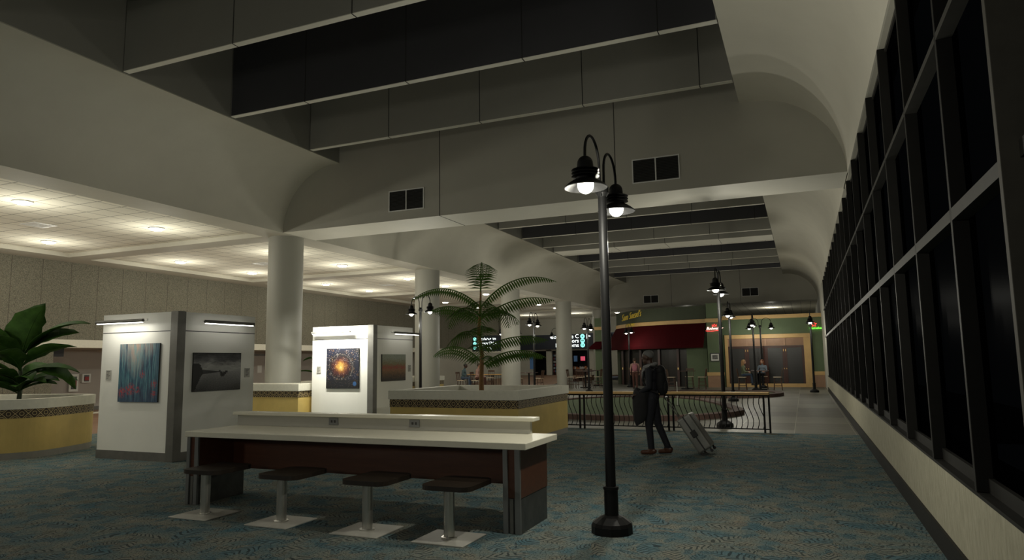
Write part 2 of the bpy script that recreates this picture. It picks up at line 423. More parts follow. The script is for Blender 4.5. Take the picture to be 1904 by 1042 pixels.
# paintings use generated coordinates (x across, z up) of their thin canvas
def gen(N):
    g = N.n('ShaderNodeTexCoord').outputs['UV']; sp = N.n('ShaderNodeSeparateXYZ', {0:g})
    return g, sp.outputs[0], sp.outputs[1]
def spots(N, x, y, lst, soft=.02):
    tot = None
    for cx, cy, r in lst:
        dx = N.math('SUBTRACT', x, cx); dy = N.math('SUBTRACT', y, cy)
        d = N.math('SQRT', N.math('ADD', N.math('MULTIPLY',dx,dx), N.math('MULTIPLY',dy,dy)))
        m = N.n('ShaderNodeMapRange', {0:d,1:r+soft,2:max(r-soft,0),3:0.0,4:1.0}).outputs[0]
        tot = m if tot is None else N.math('MAXIMUM', tot, m)
    return tot
def mat_painting(k):
    N = NT('painting_surface'); p = N.p; p.inputs['Roughness'].default_value = .55
    g, x, y = gen(N)
    def st(sx, sy, sc, det=5, r=.65):
        mp = N.n('ShaderNodeMapping', {0:g}); mp.inputs['Scale'].default_value = (sx,sy,1); return N.noise(mp.outputs[0], sc, det, r).outputs[0]
    if k == 'forest':
        n = st(26,2.2,1); n2 = st(5,3,1.3)
        col = N.ramp(n, [(.30,lin((14,24,54))),(.44,lin((28,66,92))),(.56,lin((70,124,136))),(.72,lin((140,150,136)))])
        glow = N.n('ShaderNodeMapRange', {0:N.math('ADD', y, N.math('MULTIPLY', N.math('ABSOLUTE', N.math('SUBTRACT', x, .4)), -.9)),1:.35,2:1.0,3:0.0,4:.85}).outputs[0]
        col = N.mix(glow, col, N.ramp(st(12,3,1), [(.35,lin((214,168,140))),(.6,lin((150,170,165)))]))
        tr = N.math('MULTIPLY', N.math('GREATER_THAN', st(9,.25,1,2), .56), .75)
        col = N.mix(tr, col, N.ramp(n, [(.3,lin((16,34,60))),(.6,lin((50,92,112)))]))
        low = N.n('ShaderNodeMapRange', {0:y,1:.32,2:.0,3:0.0,4:.75}).outputs[0]
        col = N.mix(low, col, N.ramp(n, [(.35,lin((16,22,56))),(.65,lin((62,86,120)))]))
        s = N.math('MULTIPLY', spots(N, x, y, [(.33,.22,.09),(.25,.2,.07),(.6,.47,.055),(.9,.3,.06),(.9,.14,.05),(.1,.16,.08),(.5,.2,.05)], .03), N.math('GREATER_THAN', st(34,26,1), .50))
        col = N.mix(N.math('MULTIPLY', s, .85), col, c4(lin((178,48,52))))
    elif k == 'lake':
        n = st(3,6,1.5); 
        sky = N.ramp(N.math('ADD', y, N.math('MULTIPLY', N.math('SUBTRACT', n, .5), .5)), [(.4,lin((120,122,124))),(.62,lin((160,160,156))),(.8,lin((86,86,88))),(1,lin((30,30,32)))])
        wat = N.ramp(N.math('ADD', N.math('MULTIPLY', st(30,60,1), .5), N.math('MULTIPLY', y, .8)), [(.15,lin((14,14,15))),(.45,lin((104,104,104))),(.7,lin((140,140,140)))])
        col = N.mix(N.math('GREATER_THAN', y, .5), wat, sky)
        hill = N.math('MULTIPLY', N.math('LESS_THAN', N.math('ABSOLUTE', N.math('SUBTRACT', y, .5)), N.math('MULTIPLY', N.math('SUBTRACT', .6, x), .14)), 1)
        col = N.mix(hill, col, c4(lin((46,46,48))))
        tree = N.math('LESS_THAN', N.math('ADD', x, N.math('MULTIPLY', N.math('SUBTRACT', st(20,20,1), .5), .1)), N.math('SUBTRACT', .2, N.math('MULTIPLY', N.math('ABSOLUTE', N.math('SUBTRACT', y, .5)), .35)))
        tree = N.math('MULTIPLY', tree, N.math('LESS_THAN', y, .72)); col = N.mix(tree, col, c4(lin((12,12,12))))
        isl = spots(N, x, N.math('ADD', y, N.math('MULTIPLY', N.math('SUBTRACT', st(40,40,1),.5), .12)), [(.6,.42,.05),(.64,.46,.04),(.57,.47,.03),(.68,.5,.03),(.54,.52,.02)], .01)
        col = N.mix(isl, col, c4(lin((16,16,16))))
    elif k == 'galaxy':
        dx = N.math('SUBTRACT', x, .45); dy = N.math('MULTIPLY', N.math('SUBTRACT', y, .54), 1.2)
        r = N.math('SQRT', N.math('ADD', N.math('MULTIPLY',dx,dx), N.math('MULTIPLY',dy,dy)))
        n = st(10,10,1); rr = N.math('ADD', r, N.math('MULTIPLY', N.math('SUBTRACT', n, .5), .28))
        col = N.ramp(rr, [(.0,lin((255,232,150))),(.07,lin((226,180,84))),(.15,lin((150,92,44))),(.23,lin((74,26,26))),(.33,lin((18,14,20))),(.55,lin((14,24,52))),(.75,lin((8,10,16)))])
        v = N.n('ShaderNodeTexVoronoi', {'Vector':g,'Scale':34.0})
        star = N.math('MULTIPLY', N.math('LESS_THAN', v.outputs['Distance'], .22), N.math('GREATER_THAN', st(6,6,1), .46))
        col = N.mix(N.math('MULTIPLY', star, .85), col, N.ramp(st(8,8,1), [(.4,lin((240,180,90))),(.6,lin((230,230,240)))]))
        col = N.mix(N.math('MULTIPLY', N.math('LESS_THAN', N.math('ABSOLUTE', N.math('SUBTRACT', rr, .37)), .006), .35), col, c4(lin((210,200,190))))
        col = N.mix(spots(N, x, y, [(.88,.12,.055)], .01), col, c4(lin((58,110,170))))
        col = N.mix(N.math('MULTIPLY', N.math('LESS_THAN', y, .22), N.math('SUBTRACT', .75, spots(N, x, y, [(.88,.12,.055)], .01))), col, c4(lin((12,13,14))))
    else:
        n = st(20,14,1); 
        f = N.math('ADD', y, N.math('MULTIPLY', N.math('SUBTRACT', n, .5), .5))
        col = N.ramp(f, [(.05,lin((40,30,20))),(.25,lin((98,70,36))),(.42,lin((140,96,56))),(.52,lin((150,60,44))),(.62,lin((122,110,70))),(.85,lin((140,146,130)))])
        col = N.mix(N.math('MULTIPLY', N.math('GREATER_THAN', st(40,40,1), .58), .6), col, c4(lin((70,74,50))))
    if k == 'galaxy': col = N.mix(.45, col, (0.002,.002,.003,1))
    N.l(col, p, 'Base Color'); return N.m

# ================================================================ SETTING
ZS = 5.27      # soffit height
XR = 1.0       # window wall
XL = -13.05    # left edge of the high bay
XW = -23.2     # far left wall
B1a, B1b = 14.68, 16.07
B2a, B2b = 47.1, 48.5
YB = -2.0      # nearest built depth

m = MB(); m.box(-16.4, 1.02, YB-2, 16.4, -.1, 0); struct('floor_carpet', m, M['carpet'])
m = MB(); m.box(-16.4, 6, 16.4, 72, -.1, 0); struct('floor_tile', m, M['greytile'])
m = MB(); m.box(-27, -16.4, YB-2, 46, -.1, 0); 
m.add([(-27,46,0),(-16.4,46,0),(-16.4,55,.42),(-27,55,.42)], [(0,1,2,3)]); m.box(-27,-16.4,55,58,-.1,.42)
struct('floor_brown', m, M['browntile'])

# --- right: knee wall, sill, windows
m = MB(); m.box(XR, XR+.3, YB, 36.75, .0, .72); struct('wall_right', m, M['knee'])
m = MB(); m.box(XR-.025, XR, YB, 36.75, 0, .19); struct('baseboard_right', m, M['bronze'])
m = MB(); m.box(XR+.0, XR+.35, YB, 36.75, .72, .745); m.box(XR+.07, XR+.35, YB, 36.75, .745, .84); struct('trim_1', m, M['bronze'])
m = MB(); m.box(XR, XR+.6, 36.75, 72, 0, 9); struct('wall_right_far', m, M['palewall'])
y = 3.87 - 1.64*3; k = 1
while y < 36.5:
    y1 = min(y+1.64, 36.75)
    w = MB(); w.box(XR+.10, XR+.116, y+.03, y1, .84, 5.27)
    # frame mesh first: the bay itself is the mullion
    f = MB(); f.box(XR-(.08 if abs(y-3.87) < .01 else 0), XR+.14, y-.02, y+.035, .745 if abs(y-3.87) > .01 else .722, 5.24)
    wo = tag(f.build('window_%d' % k, M['bronze_post'] if abs(y-3.87) < .01 else M['bronze'], bevel=.004), kind='structure')
    w.build('glass_pane', M['glass'], wo)
    r = MB()
    for z, h, a in ((2.62,.085,.0),(3.92,.05,.0),(5.22,.05,.08)): r.box(XR+a, XR+.10, y+.035, y1-.02, z-h/2, z+h/2)
    r.build('transom', M['bronze_rail'], wo)
    y += 1.64; k += 1
# upper part of right side above windows is the cove
def cove_pts(side):
    pts = []
    if side > 0:
        cx = XR-1.75; pts = [(XR+.02, ZS-.03), (XR, ZS-.03)]
        for i in range(0, 17):
            a = PI/2*i/16; pts.append((cx+1.75*math.cos(a), ZS+1.73*math.sin(a)))
        pts.append((-.95, 7.0)); pts.append((-.95, 7.02))
    else:
        cx = XL+1.75
        for i in range(0, 17):
            a = PI/2*i/16; pts.append((cx-1.75*math.cos(a), ZS+1.73*math.sin(a)))
        pts.append((-11.2, 7.0)); pts.append((-11.2, 7.02))
    return pts
M['cove_lit'] = mat('cove_plaster_lit', (.68,.655,.56), .75, var=.04, scale=1.2)  # same plaster, lightened on the near right cove to paint in more light
def cove(name, side, ya, yb, pm_='plaster'):
    mb = MB(); P = cove_pts(side); n = len(P)
    for i in range(n-1):
        (xa,za),(xb,zb) = P[i],P[i+1]
        f = [(xa,ya,za),(xb,ya,zb),(xb,yb,zb),(xa,yb,za)]
        mb.add(f, [(0,1,2,3) if side > 0 else (3,2,1,0)], 0, False)
    me = mb
    o = struct(name, me, M[pm_])
    # weld for smooth shading
    import bmesh
    bm = bmesh.new(); bm.from_mesh(o.data); bmesh.ops.remove_doubles(bm, verts=bm.verts, dist=1e-4)
    for fc in bm.faces: fc.smooth = True
    for e in bm.edges:
        if len(e.link_faces) == 2 and e.link_faces[0].normal.angle(e.link_faces[1].normal) > .5: e.smooth = False
    bm.to_mesh(o.data); bm.free()
    # backing above the vault
    return o
cove('ceiling_cove_right', 1, YB, B1a, 'cove_lit'); cove('ceiling_cove_left', -1, YB, B1a)
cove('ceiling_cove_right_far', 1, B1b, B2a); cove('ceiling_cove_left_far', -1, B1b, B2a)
ROOF = 8.7
for nm, ya, yb in (('near',YB,B1a),('far',B1b,B2a)):
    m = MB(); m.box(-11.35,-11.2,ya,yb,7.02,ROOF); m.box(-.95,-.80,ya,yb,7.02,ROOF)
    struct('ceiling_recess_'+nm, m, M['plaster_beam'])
m = MB(); m.box(-13.3, 1.6, YB, B2b, ROOF, ROOF+.1); struct('ceiling_roof', m, M['roof'])
m = MB(); m.box(XR+.02, XR+.3, YB, 36.75, ZS-.03, ROOF); struct('wall_right_upper', m, M['plaster'])
m = MB(); m.box(XL-.2, XL-.02, YB, B2b, ZS+.2, ROOF); struct('wall_left_upper', m, M['plaster'])
# beams
def seam_strip(mb, x, yf, yb, z0, z1):
    mb.box(x-.008, x+.008, yf-.004, yf+.001, z0, z1, 2); mb.box(x-.008, x+.008, yf, yb, z0-.004, z0+.001, 2)
bi = 1
def beam(yf, th=.12, dark=False, off=0.0, z0=7.03):
    global bi
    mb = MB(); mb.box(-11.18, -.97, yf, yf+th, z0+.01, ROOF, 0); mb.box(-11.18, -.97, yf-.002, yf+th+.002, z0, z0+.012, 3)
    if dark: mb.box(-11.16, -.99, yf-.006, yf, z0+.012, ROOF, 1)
    x = -11.2 + 2.8 + off
    while x < -1.2:
        seam_strip(mb, x, yf-(.006 if dark else 0), yf+th, z0, ROOF); x += 2.42
    o = struct('ceiling_beam', mb, [M['plaster_beam'], M['beam_shaded'], M['seam'], M['underside_lit']]); bi += 1
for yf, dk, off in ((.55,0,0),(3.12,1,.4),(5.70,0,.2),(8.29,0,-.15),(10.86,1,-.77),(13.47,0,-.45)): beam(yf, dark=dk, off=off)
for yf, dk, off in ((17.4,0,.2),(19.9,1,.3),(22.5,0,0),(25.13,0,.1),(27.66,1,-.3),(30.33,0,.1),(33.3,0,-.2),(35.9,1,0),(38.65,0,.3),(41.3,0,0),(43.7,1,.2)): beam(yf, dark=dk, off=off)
beam(31.85, 1.35, off=.3)
def bulkhead(name, ya, yb, seams):
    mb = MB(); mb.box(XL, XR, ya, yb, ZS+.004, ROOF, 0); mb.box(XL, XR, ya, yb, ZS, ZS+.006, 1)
    for x in seams: seam_strip(mb, x, ya, yb, ZS, ROOF)
    struct(name, mb, [M['bulk_face'], M['underside_lit'], M['seam']])
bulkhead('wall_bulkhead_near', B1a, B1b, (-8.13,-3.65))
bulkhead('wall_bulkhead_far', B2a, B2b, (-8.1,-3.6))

# left soffit, ribs and tiled coffers
ribs = [15.24+8.22*k for k in range(-3,5)]
XA, XB = -13.95, -22.15
m = MB(); m.box(XA, XL, YB-2, B2b, ZS, ZS+.2); m.box(XW, XB, YB-2, B2b, ZS, ZS+.2)
for r in ribs: m.box(XB, XA, max(r-.36,YB-2), min(r+.36,B2b), ZS, ZS+.2)
struct('ceiling_soffit', m, M['plaster'])
for a, b in zip(ribs[:-1], ribs[1:]):
    ya, yb = max(a+.36, YB-2), b-.36
    if yb <= YB-2: continue
    m = MB(); m.box(XB, XA, ya, yb, ZS+.13, ZS+.2); struct('ceiling_tile_panel', m, M['ceiltile'])
m = MB(); m.box(XW-4, 6, B2b, 72, ZS, ZS+.2); struct('ceiling_far', m, M['ceiltile'])

# left stone wall, band, alcove
m = MB(); m.box(XW-.3, XW, YB-2, 56, 2.6, ZS); struct('wall_left', m, M['stone'])
m = MB(); m.box(XW-.3, XW+.05, YB-2, 56, 2.33, 2.6); struct('trim_2', m, M['white_rim'])
m = MB(); m.box(XW-.4, XW, YB-2, 15.25, 0, 2.33); struct('wall_left_pier', m, M['stone'])
m = MB(); m.box(-26, -25.6, 14, 41, 0, 2.4); struct('wall_alcove', m, M['mauve'])
m = MB(); m.box(-26, XW-.3, 14, 41, 2.33, 2.45); struct('ceiling_alcove', m, M['palewall'])
m = MB(); m.box(-26, XW, 41, 56, 0, 2.33); struct('wall_left_far', m, M['palewall'])
m = MB(); m.box(-25.6, XW-.02, 33.2, 34.6, 0, 2.33); struct('wall_alcove_pier', m, M['palewall'])
m = MB(); m.box(-24.0, -23.5, 14, 41, 0, .03); struct('trim_3', m, M['white_rim'])
m = MB(); m.box(-25.58, -25.55, 14, 41, 0, .14); struct('baseboard_left', m, M['kioskbase'])

# round columns
for k, yy in enumerate((15.42, 23.5, 31.85, 40.25, 48.4)):
    m = MB(); m.lathe([(.485,0),(.485,ZS)], (0,0,0), 40)
    o = m.build('column', M['column']); o.location = (-13.58, yy, 0); o['kind'] = 'structure'

# far wall with navy fascia and shop openings
YF = 56
m = MB(); m.box(-27, -14, YF, YF+.3, 3.95, ZS); m.box(-27,-21.75,YF,YF+.3,.42,3.95); 
m.box(-20.55,-20.05,YF,YF+.3,.42,2.6); m.box(-19.66,-18.3,YF,YF+.3,.42,2.6); m.box(-16.75,-10,YF,YF+.3,.42,2.6)
m.box(-21.75,-16.7,YF,YF+.3,2.5,3.95); struct('wall_far', m, M['palewall'])
m = MB(); m.box(-27,-10,YF+2.5,YF+2.6,.3,3); struct('wall_shop_back', m, M['doorpanel'])
m = MB(); m.box(-27,-10,YF+.3,YF+2.5,.3,.42); struct('floor_shop', m, M['browntile'])

# ================================================================ LAMP POSTS
def hook(sgn):
    P = [(0,sgn*.055,3.30),(0,sgn*.075,3.42),(0,sgn*.085,3.56)]
    for i in range(0,13):
        a = PI*i/12; P.append((0, sgn*(.33-.245*math.cos(a)), 3.60+.235*math.sin(a)))
    P.append((0,sgn*.575,3.56)); return P
def lamp_post(x, y, rz, label):
    t = thing('lamp_post', label, 'lamp post', (x,y,0), rz, 'black twin lantern lamp posts')
    m = MB(); m.lathe([(.001,0),(.2,0),(.2,.07),(.185,.10),(.11,.15),(.07,.165)], n=14, smooth=False); m.build('base', M['black_metal'], t)
    m = MB(); m.lathe([(.068,.13),(.068,.40),(.075,.405),(.075,.43),(.05,.435)], n=18)
    m.lathe([(.05,.42),(.046,1.8),(.043,3.36)], n=18); m.build('pole', M['black_metal'], t)
    m = MB(); m.lathe([(.043,3.30),(.068,3.34),(.068,3.40),(.05,3.42),(.03,3.45),(.001,3.46)], n=16); m.build('cap', M['black_metal'], t)
    for s in (-1,1):
        m = MB(); m.tube(hook(s), .014, 8); m.build('arm', M['black_metal'], t)
        m = MB(); c = (0,s*.575,0)
        m.dome(.075, (0,s*.575,3.50), True, 20)
        m.lathe([(.075,3.50),(.080,3.45),(.10,3.448)], c, 20)
        for z in (3.435,3.405,3.375): m.lathe([(.09,z+.014),(.13,z+.004),(.133,z-.002),(.09,z-.012)], c, 20)
        m.lathe([(.09,3.45),(.09,3.345),(.12,3.335),(.165,3.305),(.205,3.268),(.2,3.262),(.15,3.300),(.085,3.335)], c, 24)
        sh = m.build('shade', M['black_metal'], t)
        m = MB(); m.lathe([(.07,3.34),(.077,3.33),(.077,3.285)], c, 20); m.dome(.077, (0,s*.575,3.285), False, 20)
        m.build('globe', M['globe'], sh)
    return t
LAMPS = [(-1.80,6.65,0,'tall black twin lamp post standing alone on the carpet nearest the white counter'),
 (-1.85,17.43,0,'black twin lamp post just behind the right end of the wood-topped railing'),
 (-2.60,27.9,0,'black twin lamp post beside the right tip of the putting green'),
 (-2.30,36.6,0,'black twin lamp post behind the table of the two seated women'),
 (-2.15,40.25,PI/2,'black twin lamp post with arms spread sideways in front of the wooden double doors'),
 (.36,35.5,0,'black twin lamp post against the window wall, near the green and red neon'),
 (-11.55,19.55,PI/2-.48,'black twin lamp post between the smaller display kiosk and the palm'),
 (-15.15,34.6,.35,'black twin lamp post left of the column behind the palm, right arm hidden'),
 (-16.0,37.4,PI/2,'black twin lamp post mostly hidden behind the column right of the palm'),
 (-11.28,29.15,.05,'black twin lamp post standing in the gap between the two columns right of the palm'),
 (-15.1,43.9,PI/2,'black twin lamp post half hidden by the column left of the lit directory sign'),
 (-10.3,34.4,0,'black twin lamp post in front of the lit directory sign with round icons'),
 (-9.75,41.2,.5,'black twin lamp post in front of the wine red awning')]
base_lamp = None
for x, y, rz, lb in LAMPS:
    if base_lamp is None: base_lamp = lamp_post(x,y,rz,lb)
    else: dup(base_lamp, (x,y,0), rz, lb)
base_dummy = None

# ================================================================ CEILING LIGHTS AND VENTS
def ceil_light(x, y, label, z=ZS+.13):
    t = thing('ceiling_light', label, 'ceiling light', (x,y,z), 0, 'round downlights in the tiled ceiling')
    m = MB(); m.lathe([(.21,0),(.21,-.02),(.175,-.026)], n=28); m.build('trim_ring', M['whiteframe'], t)
    m = MB(); m.lathe([(.175,-.02),(.165,-.045),(.12,-.062),(.001,-.068)], n=28); m.build('lens', M['disc'], t)
    return t
ORD = ['first','second','third','fourth','fifth','sixth','seventh','eighth','ninth','tenth','eleventh','twelfth']
cl = None; CL = []
ys = sorted([11.4+8.22*k+d for k in range(-1,5) for d in (-1.75,1.75)])
vis = {0:[9.65,13.15,17.87,21.37,26.09,29.59], 1:[13.15,17.87,21.37,26.09,29.59]}
for ix, (xx, row) in enumerate(((-16.08,'inner row beside the columns'),(-20.55,'outer row beside the stone wall'))):
    for yy in ys:
        if yy < 0: continue
        rank = sum(1 for q in ys if q >= 4.9 and q <= yy)
        near = [q for q in ys if 9 < q]
        nm = ORD[near.index(yy)] if yy in near else 'nearest overhead'
        lb = 'round white downlight, %s from the viewer in the %s' % (nm, row)
        CL.append((xx,yy))
        if cl is None: cl = ceil_light(xx,yy,lb)
        else: dup(cl,(xx,yy,ZS+.13),0,lb)
dup(cl,(-13.0,51.4,ZS),0,'round white downlight in the far ceiling above the tavern corner')
def ceil_vent(x, y, label):
    t = thing('ceiling_vent', label, 'air vent', (x,y,ZS+.13), 0, 'square air diffusers in the tiled ceiling')
    m = MB(); m.ring([(-.3,-.3),(.3,-.3),(.3,.3),(-.3,.3)],[(-.24,-.24),(.24,-.24),(.24,.24),(-.24,.24)],-.015,0); m.build('frame', M['whiteframe'], t)
    m = MB()
    for q in range(4):
        a = .22-.055*q; b = a-.03; m.ring([(-a,-a),(a,-a),(a,a),(-a,a)],[(-b,-b),(b,-b),(b,b),(-b,b)],-.013,-.002)
    m.build('louvre', M['paper'], t); return t
v0 = None
for yy, lb in ((11.45,'white square ceiling diffuser nearest the viewer between the downlights'),(19.67,'white square ceiling diffuser just left of the nearest column'),(27.9,'white square ceiling diffuser behind the nearest column')):
    if v0 is None: v0 = ceil_vent(-18.35,yy,lb)
    else: dup(v0,(-18.35,yy,ZS+.13),0,lb)
def wall_vent(x, y, z, label, g):
    t = thing('wall_vent', label, 'air vent', (x,y,z), 0, g)
    m = MB(); W, Hh = .52, .275
    for x0,x1,z0,z1 in ((-W,W,-Hh,-Hh+.025),(-W,W,Hh-.025,Hh),(-W,-W+.025,-Hh,Hh),(W-.025,W,-Hh,Hh),(-.014,.014,-Hh,Hh)): m.box(x0,x1,-.02,0,z0,z1)
    m.build('frame', M['whiteframe'], t)
    for s in (-1,1):
        m = MB(); m.box(min(s*.014,s*(W-.025)),max(s*.014,s*(W-.025)),-.004,0,-Hh+.025,Hh-.025,0)
        for q in range(14):
            z0 = -Hh+.035+q*.0345; a,b = sorted((s*.014,s*(W-.025)))
            m.add([(a,-.016,z0),(b,-.016,z0),(b,-.005,z0+.026),(a,-.005,z0+.026)], [(0,1,2,3)], 1)
        m.build('louvre', [M['grille'],M['louvre']], t)
    return t
v1 = wall_vent(-9.095,B1a,5.775,'twin black louvred vent left of the lamp on the near bulkhead','louvred vents on the bulkheads')
dup(v1,(-2.75,B1a,5.785),0,'twin black louvred vent right of the tall lamp on the near bulkhead')
dup(v1,(-9.5,B2a,5.78),0,'small twin black vent on the far bulkhead above the red awning')
dup(v1,(-3.0,B2a,5.95),0,'small twin black vent on the far bulkhead above the double doors')

# ================================================================ KIOSKS
def kiosk(x0, y0, W, D, H, label, g):
    t = thing('display_kiosk', label, 'display kiosk', (x0,y0,0), 0, g)
    p = .175
    m = MB(); m.box(.006,W-.008,.008,D,0,.15); m.build('plinth', M['kioskbase'], t)
    m = MB(); m.box(.02,W-p,.012,.10,.15,2.264); m.build('panel', M['kiosk_white'], t)
    m = MB(); m.box(W-.10,W-.012,p,D-.02,.15,2.264); m.build('panel', M['kiosk_white'], t)
    m = MB(); m.box(.02,W-p,D-.10,D-.012,.15,2.264); m.build('panel', M['kiosk_white'], t)
    m = MB(); m.box(.012,.10,.10,D-.10,.15,2.264); m.build('panel', M['kiosk_white'], t)
    m = MB(); m.box(.02,W-p,.012,.10,2.28,H); m.box(W-.10,W-.012,p,D-.02,2.28,H); m.box(.02,W-p,D-.10,D-.012,2.28,H); m.box(.012,.10,.10,D-.10,2.28,H); m.box(.03,W-.11,.03,D-.03,2.2,2.5)
    m.build('header_band', M['kiosk_white'], t)
    m = MB(); m.box(.024,W-.016,.016,D-.016,2.262,2.284); m.build('shadow_gap', M['frameblack'], t)
    m = MB(); m.box(W-p,W,0,p,0,H+.01); m.build('corner_post', M['steel'], t, bevel=.006)
    return t
def picture_light(loc, rz, label, L=1.2):
    t = thing('picture_light', label, 'picture light', loc, rz, 'slim tube picture lights on the kiosks')
    m = MB(); m.tube([(-L/2,-.24,0),(L/2,-.24,0)], .03, 12); m.build('housing', M['steel'], t)
    m = MB(); m.tube([(-L/2+.02,-.235,-.026),(L/2-.02,-.235,-.026)], .016, 10); m.build('tube', M['tube'], t)
    for s in (-.3,.3):
        m = MB(); m.tube([(s,0,.03),(s,-.24,.01)], .01, 8); m.build('arm', M['steel_post'], t)
    m = MB(); m.box(-.42,.42,-.012,0,.01,.05); m.build('backplate', M['steel_post'], t, bevel=.003)
    return t
def painting(name, loc, rz, w, h, key, label, th=.03):
    o = MB()
    o.add([(-w/2,-th,-h/2),(w/2,-th,-h/2),(w/2,-th,h/2),(-w/2,-th,h/2)], [(0,1,2,3)], 0, False, [[(0,0),(1,0),(1,1),(0,1)]])
    o.add([(-w/2,0,-h/2),(w/2,0,-h/2),(w/2,0,h/2),(-w/2,0,h/2),(-w/2,-th,-h/2),(w/2,-th,-h/2),(w/2,-th,h/2),(-w/2,-th,h/2)],
          [(3,2,1,0),(0,1,5,4),(1,2,6,5),(2,3,7,6),(3,0,4,7)], 1)
    ob = o.build(name, [mat_painting(key), M['frameblack']]); ob.location = loc; ob.rotation_euler = (0,0,rz)
    return tag(ob, label, 'painting')
def plaque(loc, rz, label):
    m = MB(); m.box(-.065,.065,-.01,0,-.09,.09,0)
    for q in range(6): m.box(-.045,.045-.02*(q%3),-.0115,-.01,.06-q*.024,.068-q*.024,1)
    ob = m.build('caption_plaque', [M['riser'],M['frameblack']]); ob.location = loc; ob.rotation_euler = (0,0,rz)
    return tag(ob, label, 'caption plaque', 'caption plaques on the kiosks')
KA = kiosk(-12.06,8.80,1.94,1.88,2.61,'larger white four-sided art kiosk behind the left end of the counter','white art display kiosks')
KB = kiosk(-11.86,14.52,1.92,1.92,2.61,'brightly lit smaller white art kiosk behind the middle of the counter','white art display kiosks')
painting('canvas_painting',(-11.02,8.811,1.54),0,1.0,1.04,'forest','tall canvas of blue trees with red flowers on the left kiosk')
painting('photo_print',(-10.13,9.72,1.535),PI/2,1.13,.70,'lake','dark monochrome lake photograph on the right side of the left kiosk')
painting('canvas_painting',(-10.86,14.53,1.53),0,1.0,1.02,'galaxy','black canvas with a glowing golden spiral on the bright kiosk')
painting('canvas_painting',(-9.950,15.45,1.53),PI/2,1.12,.69,'meadow','dark earthy landscape canvas on the shaded side of the bright kiosk')
pl = picture_light((-11.30,8.810,2.46),0,'lit tube picture light above the blue forest canvas')
dup(pl,(-10.130,9.78,2.44),PI/2,'lit tube picture light above the monochrome lake photograph')
dup(pl,(-11.08,14.530,2.45),0,'lit tube picture light above the golden spiral canvas')
dup(pl,(-9.950,15.75,2.43),PI/2,'lit tube picture light above the earthy landscape canvas')
plaque((-11.82,8.810,1.50),0,'small grey caption plaque left of the blue forest canvas')
plaque((-10.130,10.48,1.50),PI/2,'small grey caption plaque right of the lake photograph')
plaque((-11.62,14.530,1.50),0,'small pale caption plaque left of the golden spiral canvas')
plaque((-9.950,16.25,1.50),PI/2,'small dim caption plaque right of the earthy landscape canvas')

# ================================================================ COUNTER AND STOOLS
t = thing('work_counter','long cream-topped work counter with raised back shelf and cherry panels','counter',(-4.75,6.75,0))
def wb(name, mat_, boxes, parent, bevel=.004):
    m = MB()
    for b in boxes: m.box(*b[:6], *(b[6:]))
    return m.build(name, mat_, parent, world=True, bevel=bevel)
wb('countertop', M['counter'], [(-6.98,-2.52,6.24,7.16,.795,.86)], t, .006)
wb('modesty_panel', M['cherry'], [(-6.85,-2.77,6.82,6.86,.36,.795)], t)
wb('riser', M['riser'], [(-6.98,-2.80,7.08,7.14,.86,.995)], t)
wb('shelf', M['counter'], [(-7.02,-2.74,7.03,7.22,.995,1.035)], t, .006)
for xa, xb, nm in ((-2.77,-2.59,'right'),(-6.95,-6.77,'left')):
    pd = wb('pedestal', M['cherry'], [(xa+.012,xb,6.27,7.02,.33,.795)], t)
    wb('kick_panel', M['ribbed'], [(xa+.012,xb-.004,6.275,7.01,0,.33)], pd)
    wb('edge_trim', M['pewter'], [(xa,xa+.05,6.25,6.28,0,.795),(xb-.055,xb+.002,6.25,6.28,0,.795)], pd)
    wb('edge_trim', M['steel'], [(xa+.065,xb-.075,6.262,6.275,0,.33)], pd)
for xx in (-5.42,-4.26):
    o = wb('power_outlet', M['pewter'], [(xx-.07,xx+.07,7.07,7.08,.895,.985)], t)
    m = MB(); m.box(xx-.035,xx-.012,7.0675,7.07,.925,.955); m.box(xx+.012,xx+.035,7.0675,7.07,.925,.955); m.build('socket', M['frameblack'], o, world=True)
st = thing('stool','','stool',(-6.25,5.9,0),0,'fixed stools along the counter')
def rrect(w, d, r, n=5):
    P = []
    for cx, cy, a0 in ((w/2-r,-d/2+r,-PI/2),(w/2-r,d/2-r,0),(-w/2+r,d/2-r,PI/2),(-w/2+r,-d/2+r,PI)):
        for i in range(n+1):
            a = a0+PI/2*i/n; P.append((cx+r*math.cos(a), cy+r*math.sin(a)))
    return P
m = MB(); m.prism(rrect(.52,.60,.10),.455,.50); o = m.build('seat', M['seat_dark'], st, bevel=.012)
o.location = (0,.17,0)
m = MB(); m.lathe([(.052,.01),(.052,.455)], n=24); m.lathe([(.075,.01),(.075,.022),(.052,.024)], n=24); m.build('post', M['steel_post'], st)
m = MB(); m.box(-.27,.27,-.25,.25,0,.012); m.build('base_plate', M['baseplate'], st, bevel=.004)
st['label'] = 'backless dark-seated stool at the far left end of the counter'
for xx, lb in ((-5.17,'backless dark-seated stool, second from the left along the counter'),(-4.09,'backless dark-seated stool, third from the left along the counter'),(-3.17,'backless dark-seated stool next to the right end pedestal')):
    dup(st,(xx,5.9,0),0,lb)

